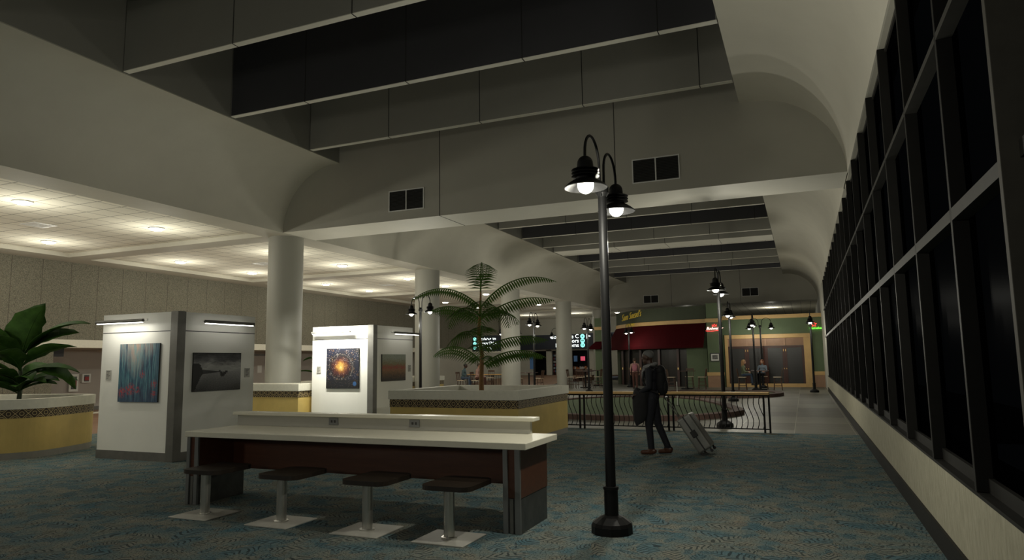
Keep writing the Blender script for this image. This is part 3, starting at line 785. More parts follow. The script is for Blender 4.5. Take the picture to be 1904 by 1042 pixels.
# ================================================================ PLANTERS
def inset(P, d):
    n = len(P); out = []
    for i in range(n):
        a, b, c = Vector(P[i-1]), Vector(P[i]), Vector(P[(i+1)%n])
        d1 = (b-a).normalized(); d2 = (c-b).normalized()
        n1 = Vector((-d1.y,d1.x)); n2 = Vector((-d2.y,d2.x)); nn = (n1+n2)
        nn = nn.normalized() / max(.3, nn.normalized().dot(n1)); q = b + nn*d
        out.append((q.x,q.y))
    return out
def planter(P, loc, label, H=1.08):
    e = H-1.08
    t = thing('planter', label, 'planter', (*loc,0), 0, 'ochre planters with lattice bands')
    P = [(p[0]-loc[0],p[1]-loc[1]) for p in P]
    A = inset(P,.03)
    m = MB(); m.prism(inset(P,.032),0,.12,arc_uv=True); m.build('plinth', M['kick'], t)
    m = MB(); m.prism(A,.12,.74+e,arc_uv=True); m.build('body', M['yellow'], t)
    m = MB(); m.ring(inset(P,.022),inset(P,.3),.74+e,.90+e,arc_uv=True); m.build('tile_band', M['lattice'], t)
    m = MB(); m.ring(P,inset(P,.22),.90+e,H); m.build('rim', M['white_rim'], t, bevel=.008)
    m = MB(); m.prism(inset(P,.225),.80+e,.93+e); m.build('soil', M['soil'], t)
    return t
planter([(-8.04,12.3),(-5.09,12.3),(-5.09,15.35),(-8.04,15.35)], (-6.57,13.8), 'large square ochre planter with lattice band holding the tall palm')
LP = []
for i in range(80):
    a = 2*PI*i/80; e = .62
    cx, cy = -15.2, 8.6
    ca, sa = math.cos(a), math.sin(a)
    px_ = 1.95*math.copysign(abs(ca)**e, ca); py_ = 1.35*math.copysign(abs(sa)**e, sa)
    r = .35; LP.append((cx+px_*math.cos(r)*1 - py_*math.sin(r), cy+px_*math.sin(r)+py_*math.cos(r)))
planter(LP, (-15.2,8.6), 'rounded ochre planter with lattice band at the left edge')
planter([(-15.6,14.15),(-11.95,14.15),(-11.95,14.9),(-15.6,14.9)], (-13.8,14.5), 'ochre planter in front of the nearest column, between the two kiosks', 1.15)
planter([(-15.4,15.98),(-12.3,15.98),(-12.3,17.5),(-15.4,17.5)], (-13.9,16.7), 'ochre planter behind the nearest column, nearly hidden')
planter([(-15.7,18.6),(-14.12,18.6),(-14.12,25.9),(-15.7,25.9)], (-14.6,22.3), 'ochre planter farthest back, seen behind the lamp left of the palm')

# --- broad-leaved plants
def leaf_mesh(base, az, L, W, rise, droop, twist=0, n=9):
    """arched leaf with midrib fold"""
    mb = MB(); d = Vector((math.cos(az),math.sin(az),0)); side = Vector((-math.sin(az),math.cos(az),0))
    pts = []; 
    for i in range(n+1):
        s = i/n; ang = rise - droop*s
        if i == 0: p = Vector(base)
        else: p = pts[-1] + (d*math.cos(ang) + Vector((0,0,1))*math.sin(ang))*L/n
        pts.append(p)
    vs = []; 
    for i, p in enumerate(pts):
        s = i/n; w = W*(0.08+ .92*math.sin(PI*min(1,max(0,(s-.10)/.90))**.75)) if s > .1 else W*.06
        if i == n: w = .004
        ang = rise - droop*s; up = -d*math.sin(ang)+Vector((0,0,1))*math.cos(ang)
        sv = (side*math.cos(twist)+up*math.sin(twist))
        jit = 1+.12*math.sin(i*2.3+az*5)
        vs += [p + sv*w*jit*.5 + up*w*.16, p, p - sv*w*jit*.5 + up*w*.16]
    fs = []
    for i in range(n):
        a = i*3; fs += [(a,a+1,a+4,a+3),(a+1,a+2,a+5,a+4)]
    mb.add(vs, fs, 0, True)
    mb.tube([p-Vector((0,0,.004)) for p in pts], [.012*(1-.8*i/n) for i in range(n+1)], 6)
    return mb
def broad_plant(loc, leaves, H, label, sc=1):
    t = thing('broad_leaf_plant', label, 'plant', loc)
    m = MB(); m.tube([(0,0,0),(.02,.01,H*.35),(-.02,.0,H*.7),(.01,0,H)], [.045*sc,.04*sc,.035*sc,.02*sc], 10); m.build('stem', M['stem'], t)
    for (z, az, L, W, rise, droop, tw) in leaves:
        o = leaf_mesh((0,0,z), az, L, W, rise, droop, tw).build('leaf', M['leaf'], t)
        so = o.modifiers.new('t','SOLIDIFY'); so.thickness = .006
    return t
R = math.radians
# az measured in world; camera right-in-picture direction is about -23 deg from +X
cr = R(22.9)
Lv = [(.98,R(75),1.15,.66,R(84),R(22),1.0),(.95,cr,1.6,.42,R(60),R(62),.35),(.95,R(25),1.25,.44,R(48),R(45),.7),(.74,cr-.15,1.35,.36,R(42),R(45),-.35),
 (.97,R(205),1.45,.50,R(60),R(78),.6),(.93,R(160),1.3,.55,R(55),R(50),.8),(.72,R(210),1.4,.42,R(38),R(62),.5),(.55,R(190),1.35,.40,R(34),R(55),.4),(.8,R(230),1.4,.42,R(50),R(70),.5),
 (.5,cr,1.3,.40,R(40),R(92),.45),(.34,cr+.3,1.1,.36,R(42),R(65),.3),(.34,R(-20),1.05,.34,R(44),R(65),.3),(.34,R(215),1.05,.36,R(48),R(75),.3),
 (.3,R(150),.95,.34,R(42),R(60),.3),(.28,cr-.2,1.0,.34,R(38),R(50),.3),(.28,R(185),1.0,.36,R(40),R(60),.3),(.4,R(-80),.95,.36,R(48),R(70),.3),(.65,R(-60),1.0,.40,R(55),R(60),.4),(.5,R(100),1.0,.36,R(45),R(60),.3),(.3,R(-110),.85,.32,R(42),R(55),.3),(.85,R(-95),1.0,.42,R(62),R(60),.4),(.26,R(10),.95,.28,R(28),R(36),.3),(.24,R(-35),.95,.28,R(28),R(38),.3),(.24,R(230),.95,.28,R(28),R(38),.3),(.26,R(195),1.05,.28,R(28),R(40),.3),(.3,R(-8),1.1,.26,R(30),R(42),.3),(.26,R(265),.8,.26,R(30),R(40),.3),(.3,R(170),1.05,.28,R(30),R(40),.3),(.45,R(215),1.25,.30,R(32),R(52),.35),(.55,cr+.1,1.2,.28,R(36),R(60),.3),(.2,R(235),.9,.30,R(36),R(45),.3)]
broad_plant((-14.75,9.05,.937), Lv, 1.05, 'large broad-leaved plant growing in the rounded planter at left')
Lv2 = [(.35,R(-10),1.2,.22,R(42),R(55),.2),(.25,R(20),1.0,.2,R(35),R(45),.2),(.5,R(170),1.1,.2,R(40),R(60),.2),(.6,R(60),1.0,.2,R(60),R(50),.3),(.4,R(230),1.0,.2,R(40),R(60),.2),(.3,R(300),.9,.2,R(42),R(55),.2)]
broad_plant((-14.9,21.6,.937), Lv2, .7, 'low broad-leaved plant in the farthest planter beside the bright kiosk')
Lv3 = [(.55,R(10),1.0,.18,R(30),R(50),.2),(.8,R(25),1.0,.18,R(40),R(60),.2),(.35,R(0),.9,.18,R(35),R(45),.2),(.7,R(170),1.0,.18,R(40),R(60),.2),(.3,R(200),.9,.18,R(40),R(50),.2),(.5,R(90),.9,.18,R(40),R(60),.2)]
broad_plant((-13.2,16.75,.937), Lv3, .9, 'dim broad-leaved plant mostly hidden behind the nearest column')

# --- tall palm: trunk and fronds
def frond_mesh(base, az, L, rise, droop, leaf=.34, flat=1.0, n=26, hang=.35, lw=.012):
    mb = MB(); d = Vector((math.cos(az),math.sin(az),0)); side = Vector((-math.sin(az),math.cos(az),0)); Z = Vector((0,0,1))
    pts = [Vector(base)]; dirs = []
    for i in range(n):
        s = (i+.5)/n; ang = rise - droop*s**1.2
        dd = d*math.cos(ang)+Z*math.sin(ang); pts.append(pts[-1]+dd*L/n); dirs.append(dd)
    mb.tube(pts, [.016*(1-.85*i/n)+.003 for i in range(n+1)], 6)
    for i in range(2, n+1):
        s = i/n; p = pts[i]; dd = dirs[min(i,n-1)]; up = side.cross(dd)*-1
        up = up if up.z > 0 else -up
        ll = leaf*(math.sin(PI*(.12+.86*s))**.7)*(1 if s < .96 else .6)
        for sg in (-1,1):
            v = (side*sg*flat + dd*.55 - Z*hang).normalized()
            tip = p + v*ll - Z*ll*.12; mid = p + v*ll*.5
            w = dd*lw + up*.003
            nrm = up*.006
            mb.add([p-w*.6, p+w*.6, mid+w*1.1+nrm, mid-w*1.1+nrm, tip], [(0,1,2,3),(3,2,4)], 0, False)
    return mb
tp = thing('potted_palm','tall slender palm with feathery drooping fronds in the square planter','palm',(-6.6,13.8,.932))
tr = [(0,0,0),(.0,0,.4),(.02,0,.85),(-.06,0,1.35),(-.02,0,1.75),(0,0,2.2),(0,0,2.5)]
m = MB(); m.tube(tr, [.06,.052,.048,.045,.036,.022,.014], 12); m.build('trunk', M['trunk'], tp)
fr = [ # base height, azimuth, length, rise, droop, leaflet, spread, hang, count, leaflet width
 (2.22,R(-62),1.62,R(88),R(168),.42,1.0,.45,24,.014),
 (2.30,R(95),.70,R(85),R(90),.26,1.0,.25,14,.011),
 (1.92,R(7),1.95,R(52),R(78),.20,.25,1.0,34,.017),
 (1.92,R(172),2.15,R(42),R(75),.22,.25,1.0,34,.017),
 (1.66,R(12),1.75,R(38),R(55),.27,.35,.9,30,.016),
 (1.62,R(173),1.45,R(40),R(60),.36,.5,.8,24,.015),
 (1.74,R(-64),1.6,R(48),R(135),.50,1.0,.40,24,.013),
 (1.70,R(-30),1.3,R(40),R(120),.42,1.0,.45,22,.013),
 (1.70,R(-105),1.3,R(40),R(120),.42,1.0,.45,22,.013),
 (1.68,R(60),1.2,R(40),R(100),.42,1.0,.45,20,.013),
 (1.30,R(-62),1.35,R(42),R(135),.48,1.0,.40,22,.013),
 (1.28,R(-115),1.1,R(30),R(110),.40,.9,.45,20,.013),
 (1.35,R(110),.9,R(40),R(80),.42,1.0,.3,16,.012),
 (.70,R(170),1.5,R(46),R(85),.36,.5,.8,24,.015),
 (.62,R(8),1.55,R(38),R(68),.28,.4,.9,28,.016),
 (.95,R(-66),1.05,R(40),R(105),.42,1.0,.35,18,.013),
 (.75,R(-40),.95,R(25),R(75),.34,.9,.4,18,.012),
 (.98,R(15),1.55,R(30),R(50),.25,.4,.9,28,.016),
 (.72,R(130),.9,R(30),R(70),.36,.9,.4,18,.012)]
for z, az, L, ri, dr, lf, fl, hg, nn, lw in fr:
    o = frond_mesh((0,0,z), az, L, ri, dr, lf, fl, nn, hg, lw).build('frond', M['frond'], tp)

# ================================================================ RAILING AND PUTTING GREEN
def railing(x0, x1, y, H, label, posts, nb, name='railing', S=.055):
    t = thing(name, label, 'railing', ((x0+x1)/2,y,0))
    m = MB(); m.box(x0,x1,y-.09,y+.09,H-.055,H); m.build('handrail', M['rail_wood'], t, world=True, bevel=.008)
    m = MB(); m.box(x0,x1,y-.015,y+.015,.07,.095); m.box(x0,x1,y-.015,y+.015,H-.09,H-.055); m.build('bottom_rail', M['black_metal'], t, world=True)
    for px_ in posts:
        for d in (-.055,.055):
            m = MB(); m.box(px_+d-.02,px_+d+.02,y-.02,y+.02,0,H-.055); m.build('post', M['black_metal'], t, world=True)
    for i in range(nb):
        x = x0 + (i+.5)*(x1-x0)/nb
        if any(abs(x-q) < .1 for q in posts): continue
        P = []
        for k in range(9):
            s = k/8; P.append((x + S*math.sin(2*PI*(s*.9+.05)), y, .08+s*(H-.14)))
        m = MB(); m.tube(P, .0095, 6, cap=False); m.build('baluster', M['black_metal'], t, world=True)
    return t
railing(-5.55,-.76,16.32,.89,'wood-topped black railing with wavy balusters along the carpet edge',(-5.08,-2.93,-.83),41)
railing(-20.3,-16.6,40.2,.86,'distant brown-topped railing with straight balusters behind the palm',(-20.2,-18.45,-16.7),30,S=0)
def catmull(P, k=8):
    out = []; n = len(P)
    for i in range(n):
        p0,p1,p2,p3 = [Vector((*P[(i+j-1)%n],0)) for j in range(4)]
        for q in range(k):
            t = q/k
            v = .5*((2*p1)+(p2-p0)*t+(2*p0-5*p1+4*p2-p3)*t*t+(-p0+3*p1-3*p2+p3)*t**3); out.append((v.x,v.y))
    return out
def green(P, label, z=.14):
    O = catmull(P); c = (sum(p[0] for p in O)/len(O), sum(p[1] for p in O)/len(O))
    t = thing('putting_green', label, 'putting green', (*c,0), 0, 'putting greens behind the railing')
    L = [(p[0]-c[0],p[1]-c[1]) for p in O]; I = inset(L,.34)
    m = MB(); m.ring(L,I,0,z); m.build('kerb', M['kerbstone'], t, bevel=.02)
    m = MB(); m.prism(I,.0,z-.05); m.build('turf', M['turf'], t)
    return t
G1 = green([(-1.75,21.2),(-2.1,23.2),(-2.9,25.6),(-3.9,27.6),(-5.5,28.9),(-7.6,28.6),(-9,26.5),(-9.2,23),(-8.4,20.2),(-6.6,18.9),(-4.6,18.5),(-2.8,19.2)],'large kidney-shaped putting green with red-brown kerb right behind the railing')
G2 = green([(-.9,32.3),(-1.5,34),(-3.5,34.6),(-6,34.2),(-6.6,32.3),(-5.2,30.8),(-3.4,29.9),(-1.6,30.6)],'smaller putting green beyond the first, nearer the seated women')
t = thing('golf_pin','thin white golf pin standing in the larger putting green','golf pin',(-4.0,23.6,.092))
m = MB(); m.tube([(0,0,0),(.0,0,.80)], .014, 8); m.build('pole', M['whiteframe'], t)
m = MB(); m.lathe([(.06,.0),(.06,.012),(.001,.014)], n=14); m.build('cup', M['black'], t)

# ================================================================ PUB
def arcwall(P, z0, z1, th=.25, mi=0, out=0.0):
    """vertical strip wall along plan polyline P (viewer side), thickness away"""
    mb = MB(); n = len(P); offs = []
    for i in range(n):
        a = Vector(P[max(i-1,0)]); b = Vector(P[min(i+1,n-1)]); d = (b-a).normalized()
        nn = Vector((d.y,-d.x))       # towards viewer for P running left->right
        offs.append(nn)
    F = [(P[i][0]+offs[i].x*out, P[i][1]+offs[i].y*out) for i in range(n)]
    Bk = [(P[i][0]-offs[i].x*th, P[i][1]-offs[i].y*th) for i in range(n)]
    mb.prism(F + Bk[::-1], z0, z1, mi); return mb
def spl(P, k=8):
    out = []
    for i in range(len(P)-1):
        p0 = Vector(P[max(i-1,0)]); p1 = Vector(P[i]); p2 = Vector(P[i+1]); p3 = Vector(P[min(i+2,len(P)-1)])
        for q in range(k):
            t = q/k; v = .5*((2*p1)+(p2-p0)*t+(2*p0-5*p1+4*p2-p3)*t*t+(-p0+3*p1-3*p2+p3)*t**3); out.append((v.x,v.y))
    out.append(P[-1]); return out
PV = spl([(-12.0,47.6),(-11.75,46.2),(-11.0,44.9),(-9.8,43.4),(-7.9,42.3),(-6.2,41.8),(-5.22,41.62)], 6)
pub = thing('tavern_facade','curved tavern front with green fascia and wine red awning, left of the doors','tavern facade',(-8.5,44,0))
arcwall(PV,3.95,4.78).build('fascia', M['pub_dark_green'], pub, world=True)
arcwall(PV,3.72,3.97,.25,0,.05).build('cornice', M['lightwood'], pub, world=True)
# awning: sloping skirt
mb = MB(); n = len(PV)
def offp(i, d):
    a = Vector(PV[max(i-1,0)]); b = Vector(PV[min(i+1,n-1)]); q = (b-a).normalized(); return (PV[i][0]+q.y*d, PV[i][1]-q.x*d)
A0 = [(*offp(i,.06),3.74) for i in range(n)]; A1 = [(*offp(i,.78),2.46) for i in range(n)]; A2 = [(*offp(i,.78),2.28) for i in range(n)]; A3 = [(*offp(i,.74),2.28) for i in range(n)]; A4=[(*offp(i,.02),3.70) for i in range(n)]
for U, V in ((A0,A1),(A1,A2),(A2,A3),(A3,A4)):
    mb.add(U+V, [(i,n+i,n+i+1,i+1) for i in range(n-1)], 0, True)
mb.add([A0[-1],A1[-1],A2[-1],A3[-1],A4[-1]],[(0,1,2,3,4)]); mb.add([A0[0],A1[0],A2[0],A3[0],A4[0]],[(4,3,2,1,0)])
mb.build('awning', M['awning'], pub, world=True)
i0 = int(n*.80)
arcwall(PV[i0:],0,3.75,.2).build('wall_panel', M['pub_green'], pub, world=True)
arcwall(PV[:10],0,3.75,.2).build('wall_panel', M['pub_dark_green'], pub, world=True)
arcwall(PV[9:i0+1],2.25,3.75,.2).build('lintel', M['pub_dark_green'], pub, world=True)
dr = arcwall(PV[9:i0+1],0,2.25,.2,0,-.12).build('door', M['doorpanel'], pub, world=True)
for q in range(11,i0,4):
    p = PV[q]; m = MB(); m.box(p[0]-.07,p[0]+.07,p[1]+.0,p[1]+.12,0,2.25); m.build('door_stile', M['mahogany'], dr, world=True)
    m = MB(); m.box(p[0]-.02,p[0]+.02,p[1]-.05,p[1]+.0,1.0,1.14); m.build('handle', M['brass'], dr, world=True)

def text_mesh(s, size, extr=.012, shear=0.0, off=0.0):
    cu = bpy.data.curves.new('txt','FONT'); cu.body = s; cu.size = size; cu.extrude = extr; cu.shear = shear; cu.offset = off
    cu.align_x = 'CENTER'; cu.align_y = 'CENTER'; cu.resolution_u = 3
    o = bpy.data.objects.new('txt', cu); C.objects.link(o)
    bpy.context.view_layer.update()
    me = bpy.data.meshes.new_from_object(o.evaluated_get(bpy.context.evaluated_depsgraph_get()))
    vs = [tuple(v.co) for v in me.vertices]; fs = [tuple(p.vertices) for p in me.polygons]
    bpy.data.objects.remove(o); bpy.data.curves.remove(cu); bpy.data.meshes.remove(me)
    mb = MB(); mb.add(vs, fs); mb.xf(Matrix.Rotation(PI/2,4,'X')); return mb   # reads along +x, faces -y
# tavern lettering, script built letter by letter along the curved fascia
tl = thing('tavern_sign','yellow script lettering mounted on the dark green curved fascia','sign',(-9.95,43.25,3.8))
ang = math.atan2(PV[20][1]-PV[14][1], PV[20][0]-PV[14][0])
mb = text_mesh('Sam Snead\u2019s', .62, .02, .5, -.012)
m2 = MB(); m2.v = []
sx = 2.3/ (max(v.x for v in mb.v)-min(v.x for v in mb.v))
for v in mb.v: v.x *= sx; v.z += v.x*.09
tl.rotation_euler = (0,0,ang)
for v in mb.v: v.y -= .12; v.z += .62
mb.build('script_letters', M['gold_leaf'], tl)
mb = text_mesh('TAVERN', .26, .02)
for v in mb.v: v.y -= .16; v.z += .04; v.x += -.05
mb.build('small_letters', M['gold_leaf'], tl)

# left return pilaster of the tavern
pp = thing('tavern_pilaster','slim green pilaster with honey band left of the tall lamp, at the tavern corner','pilaster',(-13.2,47.2,0))
m = MB(); m.box(-13.55,-13.0,47.0,47.6,0,4.6); m.build('shaft', M['pub_green'], pp, world=True)
m = MB(); m.box(-13.6,-12.96,46.95,47.65,3.76,3.98); m.build('band', M['lightwood'], pp, world=True)
m = MB(); m.add([(-13.5,46.95,2.95),(-12.98,46.95,2.95),(-12.98,46.3,2.40),(-13.95,46.3,2.40),(-13.6,47.0,2.40),(-12.98,47.0,2.4)],[(0,3,2,1),(0,4,3),(1,2,5),(3,4,5,2)]); m.build('awning', M['awning'], pp, world=True)

# right part: wall, pilaster, door set
YP = 41.6
m = MB(); m.box(-5.05,-4.2,YP,YP+.3,.0,3.87); m.box(.45,XR+.05,YP,YP+.3,0,3.87); m.box(-4.2,.45,YP,YP+.3,2.96,3.87); struct('wall_tavern', m, M['pub_green'])
m = MB(); m.box(-4.3,XR+.05,YP-.08,YP+.3,3.87,4.08); struct('trim_4', m, M['lightwood'])
m = MB(); m.box(-5.13,-4.28,YP-.45,YP-.005,0,4.86); struct('wall_tavern_pilaster', m, M['pub_green'])
m = MB(); m.box(-5.2,-4.24,YP-.52,YP-.45,3.74,3.96); m.box(-5.2,-4.24,YP-.50,YP-.45,.66,.86); m.box(.46,XR,YP-.05,YP,.66,.86); struct('trim_5', m, M['lightwood'])
m = MB(); m.box(-5.18,-4.26,YP-.48,YP-.45,0,.66); m.box(.46,XR,YP-.03,YP,0,.66); struct('trim_6', m, M['paleshutter'])
dd = thing('door_1',None,None,(-1.9,YP,0)); tag(dd, kind='structure')
m = MB(); m.box(-4.2,-4.03,YP-.10,YP+.1,0,2.96); m.box(.02,.45,YP-.10,YP+.1,0,2.96); m.box(-4.2,.45,YP-.12,YP+.1,2.75,2.98); m.build('door_frame', M['lightwood'], dd, world=True, bevel=.01)
m = MB(); m.box(-4.03,.02,YP+.0,YP+.06,2.32,2.75)
for q in range(5): m.box(-4.03+q*1.0,-3.93+q*1.0,YP-.05,YP,2.32,2.75)
for q in range(8): m.box(-4.03,.02,YP-.025,YP,2.36+q*.048,2.385+q*.048)
m.build('transom_shutter', M['paleshutter'], dd, world=True)
for q in range(4):
    xa = -4.03+q*1.0125; xb = xa+1.0125
    m = MB(); m.box(xa,xb,YP+.05,YP+.09,0,2.32,0)
    for a,b,c,d in ((xa,xa+.12,.2,2.2),(xb-.12,xb,.2,2.2),(xa,xb,2.2,2.3)): m.box(a,b,YP+.02,YP+.05,c,d,1)
    m.box(xa,xb,YP+.02,YP+.05,0,.2,2)
    dl = m.build('door_leaf', [M['doorpanel'],M['mahogany'],M['lightwood']], dd, world=True)
    hx = xb-.06 if q%2==0 else xa+.06
    m = MB(); m.box(hx-.015,hx+.015,YP-.02,YP+.02,1.0,1.06); m.box(hx-.012,hx+.012,YP-.01,YP+.02,2.0,2.12) 
    m.build('door_handle', M['brass'], dl, world=True)
m = MB(); m.box(-5,XR,YP+.3,YP+.5,0,4.0); struct('wall_tavern_back', m, M['pub_dark_green'])
m = MB(); m.box(-5,XR,YP+6.0,YP+6.2,0,4.0); struct('wall_tavern_rear', m, M['doorpanel'])
# framed photo on pilaster
t = thing('framed_picture','small black-framed photograph on the green tavern pilaster','picture',(-4.73,YP-.45,1.72))
m = MB(); m.ring([(-.26,-.24),(.26,-.24),(.26,.24),(-.26,.24)],[(-.22,-.20),(.22,-.20),(.22,.20),(-.22,.20)],0,.04); m.xf(Matrix.Rotation(PI/2,4,'X')); m.build('frame', M['frameblack'], t)
m = MB(); m.box(-.22,.22,-.02,0,-.2,.2); m.build('mount', M['paper'], t)
m = MB(); m.box(-.15,.15,-.025,-.02,-.12,.13); m.build('photo', mat('photo_grey',(.12,.12,.11),.4,var=.8,scale=9), t)
# neon signs
t = thing('neon_sign','pink and red script neon with a crown on the green pilaster','neon sign',(-4.68,YP-.49,3.38))
mb = text_mesh('Budweiser', .22, .012, .3); [setattr(v,'z',v.z) for v in mb.v]; mb.build('letters', M['pinkneon'], t)
m = MB()
m.tube([(-.12,0,.13),(-.12,0,.22),(-.06,0,.16),(0,0,.25),(.06,0,.16),(.12,0,.22),(.12,0,.13),(-.12,0,.13)], .010, 6)
m.tube([(-.5,0,-.13),(-.2,0,-.16),(.1,0,-.13),(.42,0,-.12)], .010, 6); m.build('tubing', M['redneon'], t)
t = thing('neon_sign','red star over green lettering neon on the wall by the window end','neon sign',(.72,YP-.06,3.36))
mb = text_mesh('Heineken', .19, .012); [setattr(v,'z',v.z-.11) for v in mb.v]; mb.build('letters', M['greenneon'], t)
m = MB(); P = []
for q in range(11):
    a = PI/2+q*PI/5; r = .15 if q%2==0 else .065; P.append((-.12+r*math.cos(a),0,.10+r*math.sin(a)))
m.tube(P, .012, 6); m.build('star', M['redneon'], t)

# ================================================================ FAR SIGNS AND SHOP DETAILS
t = thing('directory_sign','wide navy directory sign with white lettering and cyan icons','sign',(-19.5,YF-.35,3.2))
m = MB(); m.box(-23.1,-14.6,YF-.5,YF-.05,2.62,3.86); m.build('panel', M['navy'], t, world=True)
def put_text(s, size, x, y, z, mt, parent, nm='lettering', right=True, fit=None):
    mb = text_mesh(s, size, .01); xs = [v.x for v in mb.v]; w = max(xs)-min(xs); k = (fit/w) if fit else 1
    for v in mb.v: v.x = (v.x-(max(xs) if right else min(xs)))*k + x; v.y += y; v.z += z
    return mb.build(nm, mt, parent, world=True)
for q, s in enumerate(('Concourse C','Elevators','Restrooms')):
    z = 3.66-q*.37
    put_text(s, .47, -17.42, YF-.53, z, M['signwhite'], t)
    m = MB(); m.lathe([(.19,0),(.19,.02),(.001,.021)], n=24); m.xf(Matrix.Translation((-17.08,YF-.5,z)) @ Matrix.Rotation(PI/2,4,'X')); ic = m.build('icon', M['cyan'], t, world=True)
    m = MB()
    if q == 0: m.box(-17.16,-17.0,YF-.53,YF-.52,z-.02,z+.02); m.box(-17.1,-17.06,YF-.53,YF-.52,z-.08,z+.08)
    elif q == 1: m.box(-17.17,-17.1,YF-.53,YF-.52,z-.06,z+.08); m.box(-17.06,-16.99,YF-.53,YF-.52,z-.06,z+.08)
    else: m.box(-17.16,-17.12,YF-.53,YF-.52,z-.09,z+.09); m.box(-17.04,-17.0,YF-.53,YF-.52,z-.09,z+.09)
    m.build('pictogram', M['signink'], ic, world=True)
m = MB(); m.add([(-16.72,YF-.53,3.42),(-16.72,YF-.53,3.86),(-16.34,YF-.53,3.64),(-16.62,YF-.53,3.60)],[(0,3,2,1)]); m.build('arrow', M['signwhite'], t, world=True)
t = thing('hanging_sign','navy hanging sign with white text and cyan icons half hidden by the palm','sign',(-19.6,42.6,0))
def cpt(px_, Y): return px_
m = MB(); m.box(-21.0,-18.55,42.5,42.7,2.35,3.42); m.build('panel', M['navy'], t, world=True)
for q, s in enumerate(('Escalator to','Baggage Claim','Ticketing')):
    put_text(s, .27, -20.55, 42.47, 3.2-q*.30, M['signwhite'], t, right=False, fit=(1.35 if q < 2 else 1.0))
    m = MB(); m.lathe([(.12,0),(.12,.02),(.001,.021)], n=16); m.xf(Matrix.Translation((-20.8,42.5,3.2-q*.30)) @ Matrix.Rotation(PI/2,4,'X')); m.build('icon', M['cyan'], t, world=True)
for xx in (-20.6,-19.0):
    m = MB(); m.tube([(xx,42.6,3.42),(xx,42.6,ZS)], .02, 8); m.build('hanger', M['black_metal'], t, world=True)
t = thing('restroom_sign','small dark sign with two round cyan icons right of the palm','sign',(-22.6,YF-.05,0))
m = MB(); m.box(-23.1,-22.2,YF-.10,YF-.002,1.95,2.3); m.build('panel', M['navy'], t, world=True)
for xx in (-22.75,-22.45):
    m = MB(); m.lathe([(.12,0),(.12,.02),(.001,.021)], n=16); m.xf(Matrix.Translation((xx,YF-.10,2.13)) @ Matrix.Rotation(PI/2,4,'X')); m.build('icon', M['cyan'], t, world=True)
o = MB().box(-22.05,-21.6,YF-.06,YF-.002,.95,2.2).build('poster_screen', M['blueglow']); tag(o,'tall blue lit poster on the far pale wall','poster')
o = MB().box(-17.5,-17.12,YF+.15,YF+.22,1.62,1.98).build('pink_screen', M['pinkglow']); tag(o,'pink lit screen inside the shop under the directory sign','screen')
o = MB().box(-18.1,-17.8,YF+.15,YF+.22,1.55,2.05).build('blue_screen', M['blueglow']); tag(o,'dim blue screen beside the pink one in the far shop','screen')
random.seed(3)
t = thing('shop_shelf','dark shop shelf with small coloured goods inside the narrow far opening','shelf',(-19.86,YF+.6,.42))
m = MB(); m.box(-.25,.25,.0,.3,0,1.9); m.build('cabinet', M['mahogany'], t)
gm = [mat('goods_red',(.4,.06,.08),.5), mat('goods_white',(.6,.6,.58),.5), mat('goods_blue',(.1,.2,.35),.5)]
m = MB()
for r_ in range(6):
    for c_ in range(4):
        m.box(-.22+c_*.11,-.14+c_*.11,-.06,0,.25+r_*.27,.40+r_*.27,random.randrange(3))
m.build('goods', gm, t)
t = thing('shop_display','low display of warm coloured goods in front of the pink screen','shelf',(-17.6,YF+.5,.42))
m = MB(); m.box(-.7,.7,0,.4,0,.5); m.build('cabinet', M['mahogany'], t)
m = MB()
for c_ in range(12): m.box(-.66+c_*.11,-.58+c_*.11,-.0,.3,.5,.62+.12*random.random(),random.randrange(2))
m.build('goods', [mat('goods_orange',(.4,.16,.06),.5), gm[1]], t)

# alcove: sign box, cabinets, door, paper notice
t = thing('hanging_sign','black lit sign with white lettering behind the left plant','sign',(-23.9,15.5,0))
m = MB(); m.box(-24.0,-23.8,14.1,16.0,2.03,2.33); m.build('panel', M['black'], t, world=True)
mb = text_mesh('Baggage Claim', .17, .006); mb.xf(Matrix.Rotation(PI/2,4,'Z'))
for v in mb.v: v.x += -23.79; v.y += 15.1; v.z += 2.24
mb.build('lettering', M['signwhite'], t, world=True)
mb = text_mesh('Exit', .13, .006); mb.xf(Matrix.Rotation(PI/2,4,'Z'))
for v in mb.v: v.x += -23.79; v.y += 14.75; v.z += 2.10
mb.build('lettering', M['signwhite'], t, world=True)
def wall_case(y0,y1,z0,z1,label,tall):
    X = -25.6
    t = thing('wall_cabinet', label, 'wall cabinet', (X,(y0+y1)/2,z0))
    m = MB(); m.box(X,X+.10,y0,y1,z0,z1); m.build('case', M['whiteframe'], t, world=True, bevel=.006)
    dy = (y1-y0)*.2; dz = (z1-z0)*.14
    m = MB(); m.box(X+.10,X+.104,y0+dy,y1-dy,z0+dz,z1-dz); m.build('window', mat('cabinet_dark',(.05,.06,.055),.3), t, world=True)
    m = MB(); zc = (z0+z1)/2; h = (z1-z0)*(.14 if tall else .2)
    m.box(X+.104,X+.125,y0+dy*1.35,y1-dy*1.35,zc-h*1.2,zc+h*.9); m.build('contents', mat('safety_red',(.30,.02,.02),.5), t, world=True)
wall_case(17.42,17.78,.74,1.40,'tall white wall cabinet with red inside, right of the left plant',True)
wall_case(17.92,18.26,1.06,1.40,'small square white wall cabinet with red inside, beside the tall one',False)
t = thing('door_2',None,None,(-25.6,26.6,0)); tag(t, kind='structure')
m = MB(); m.box(-25.6,-25.54,25.9,26.0,0,2.2); m.box(-25.6,-25.54,27.75,27.85,0,2.2); m.box(-25.6,-25.54,25.9,27.85,2.1,2.2); m.build('door_frame', M['kioskbase'], t, world=True)
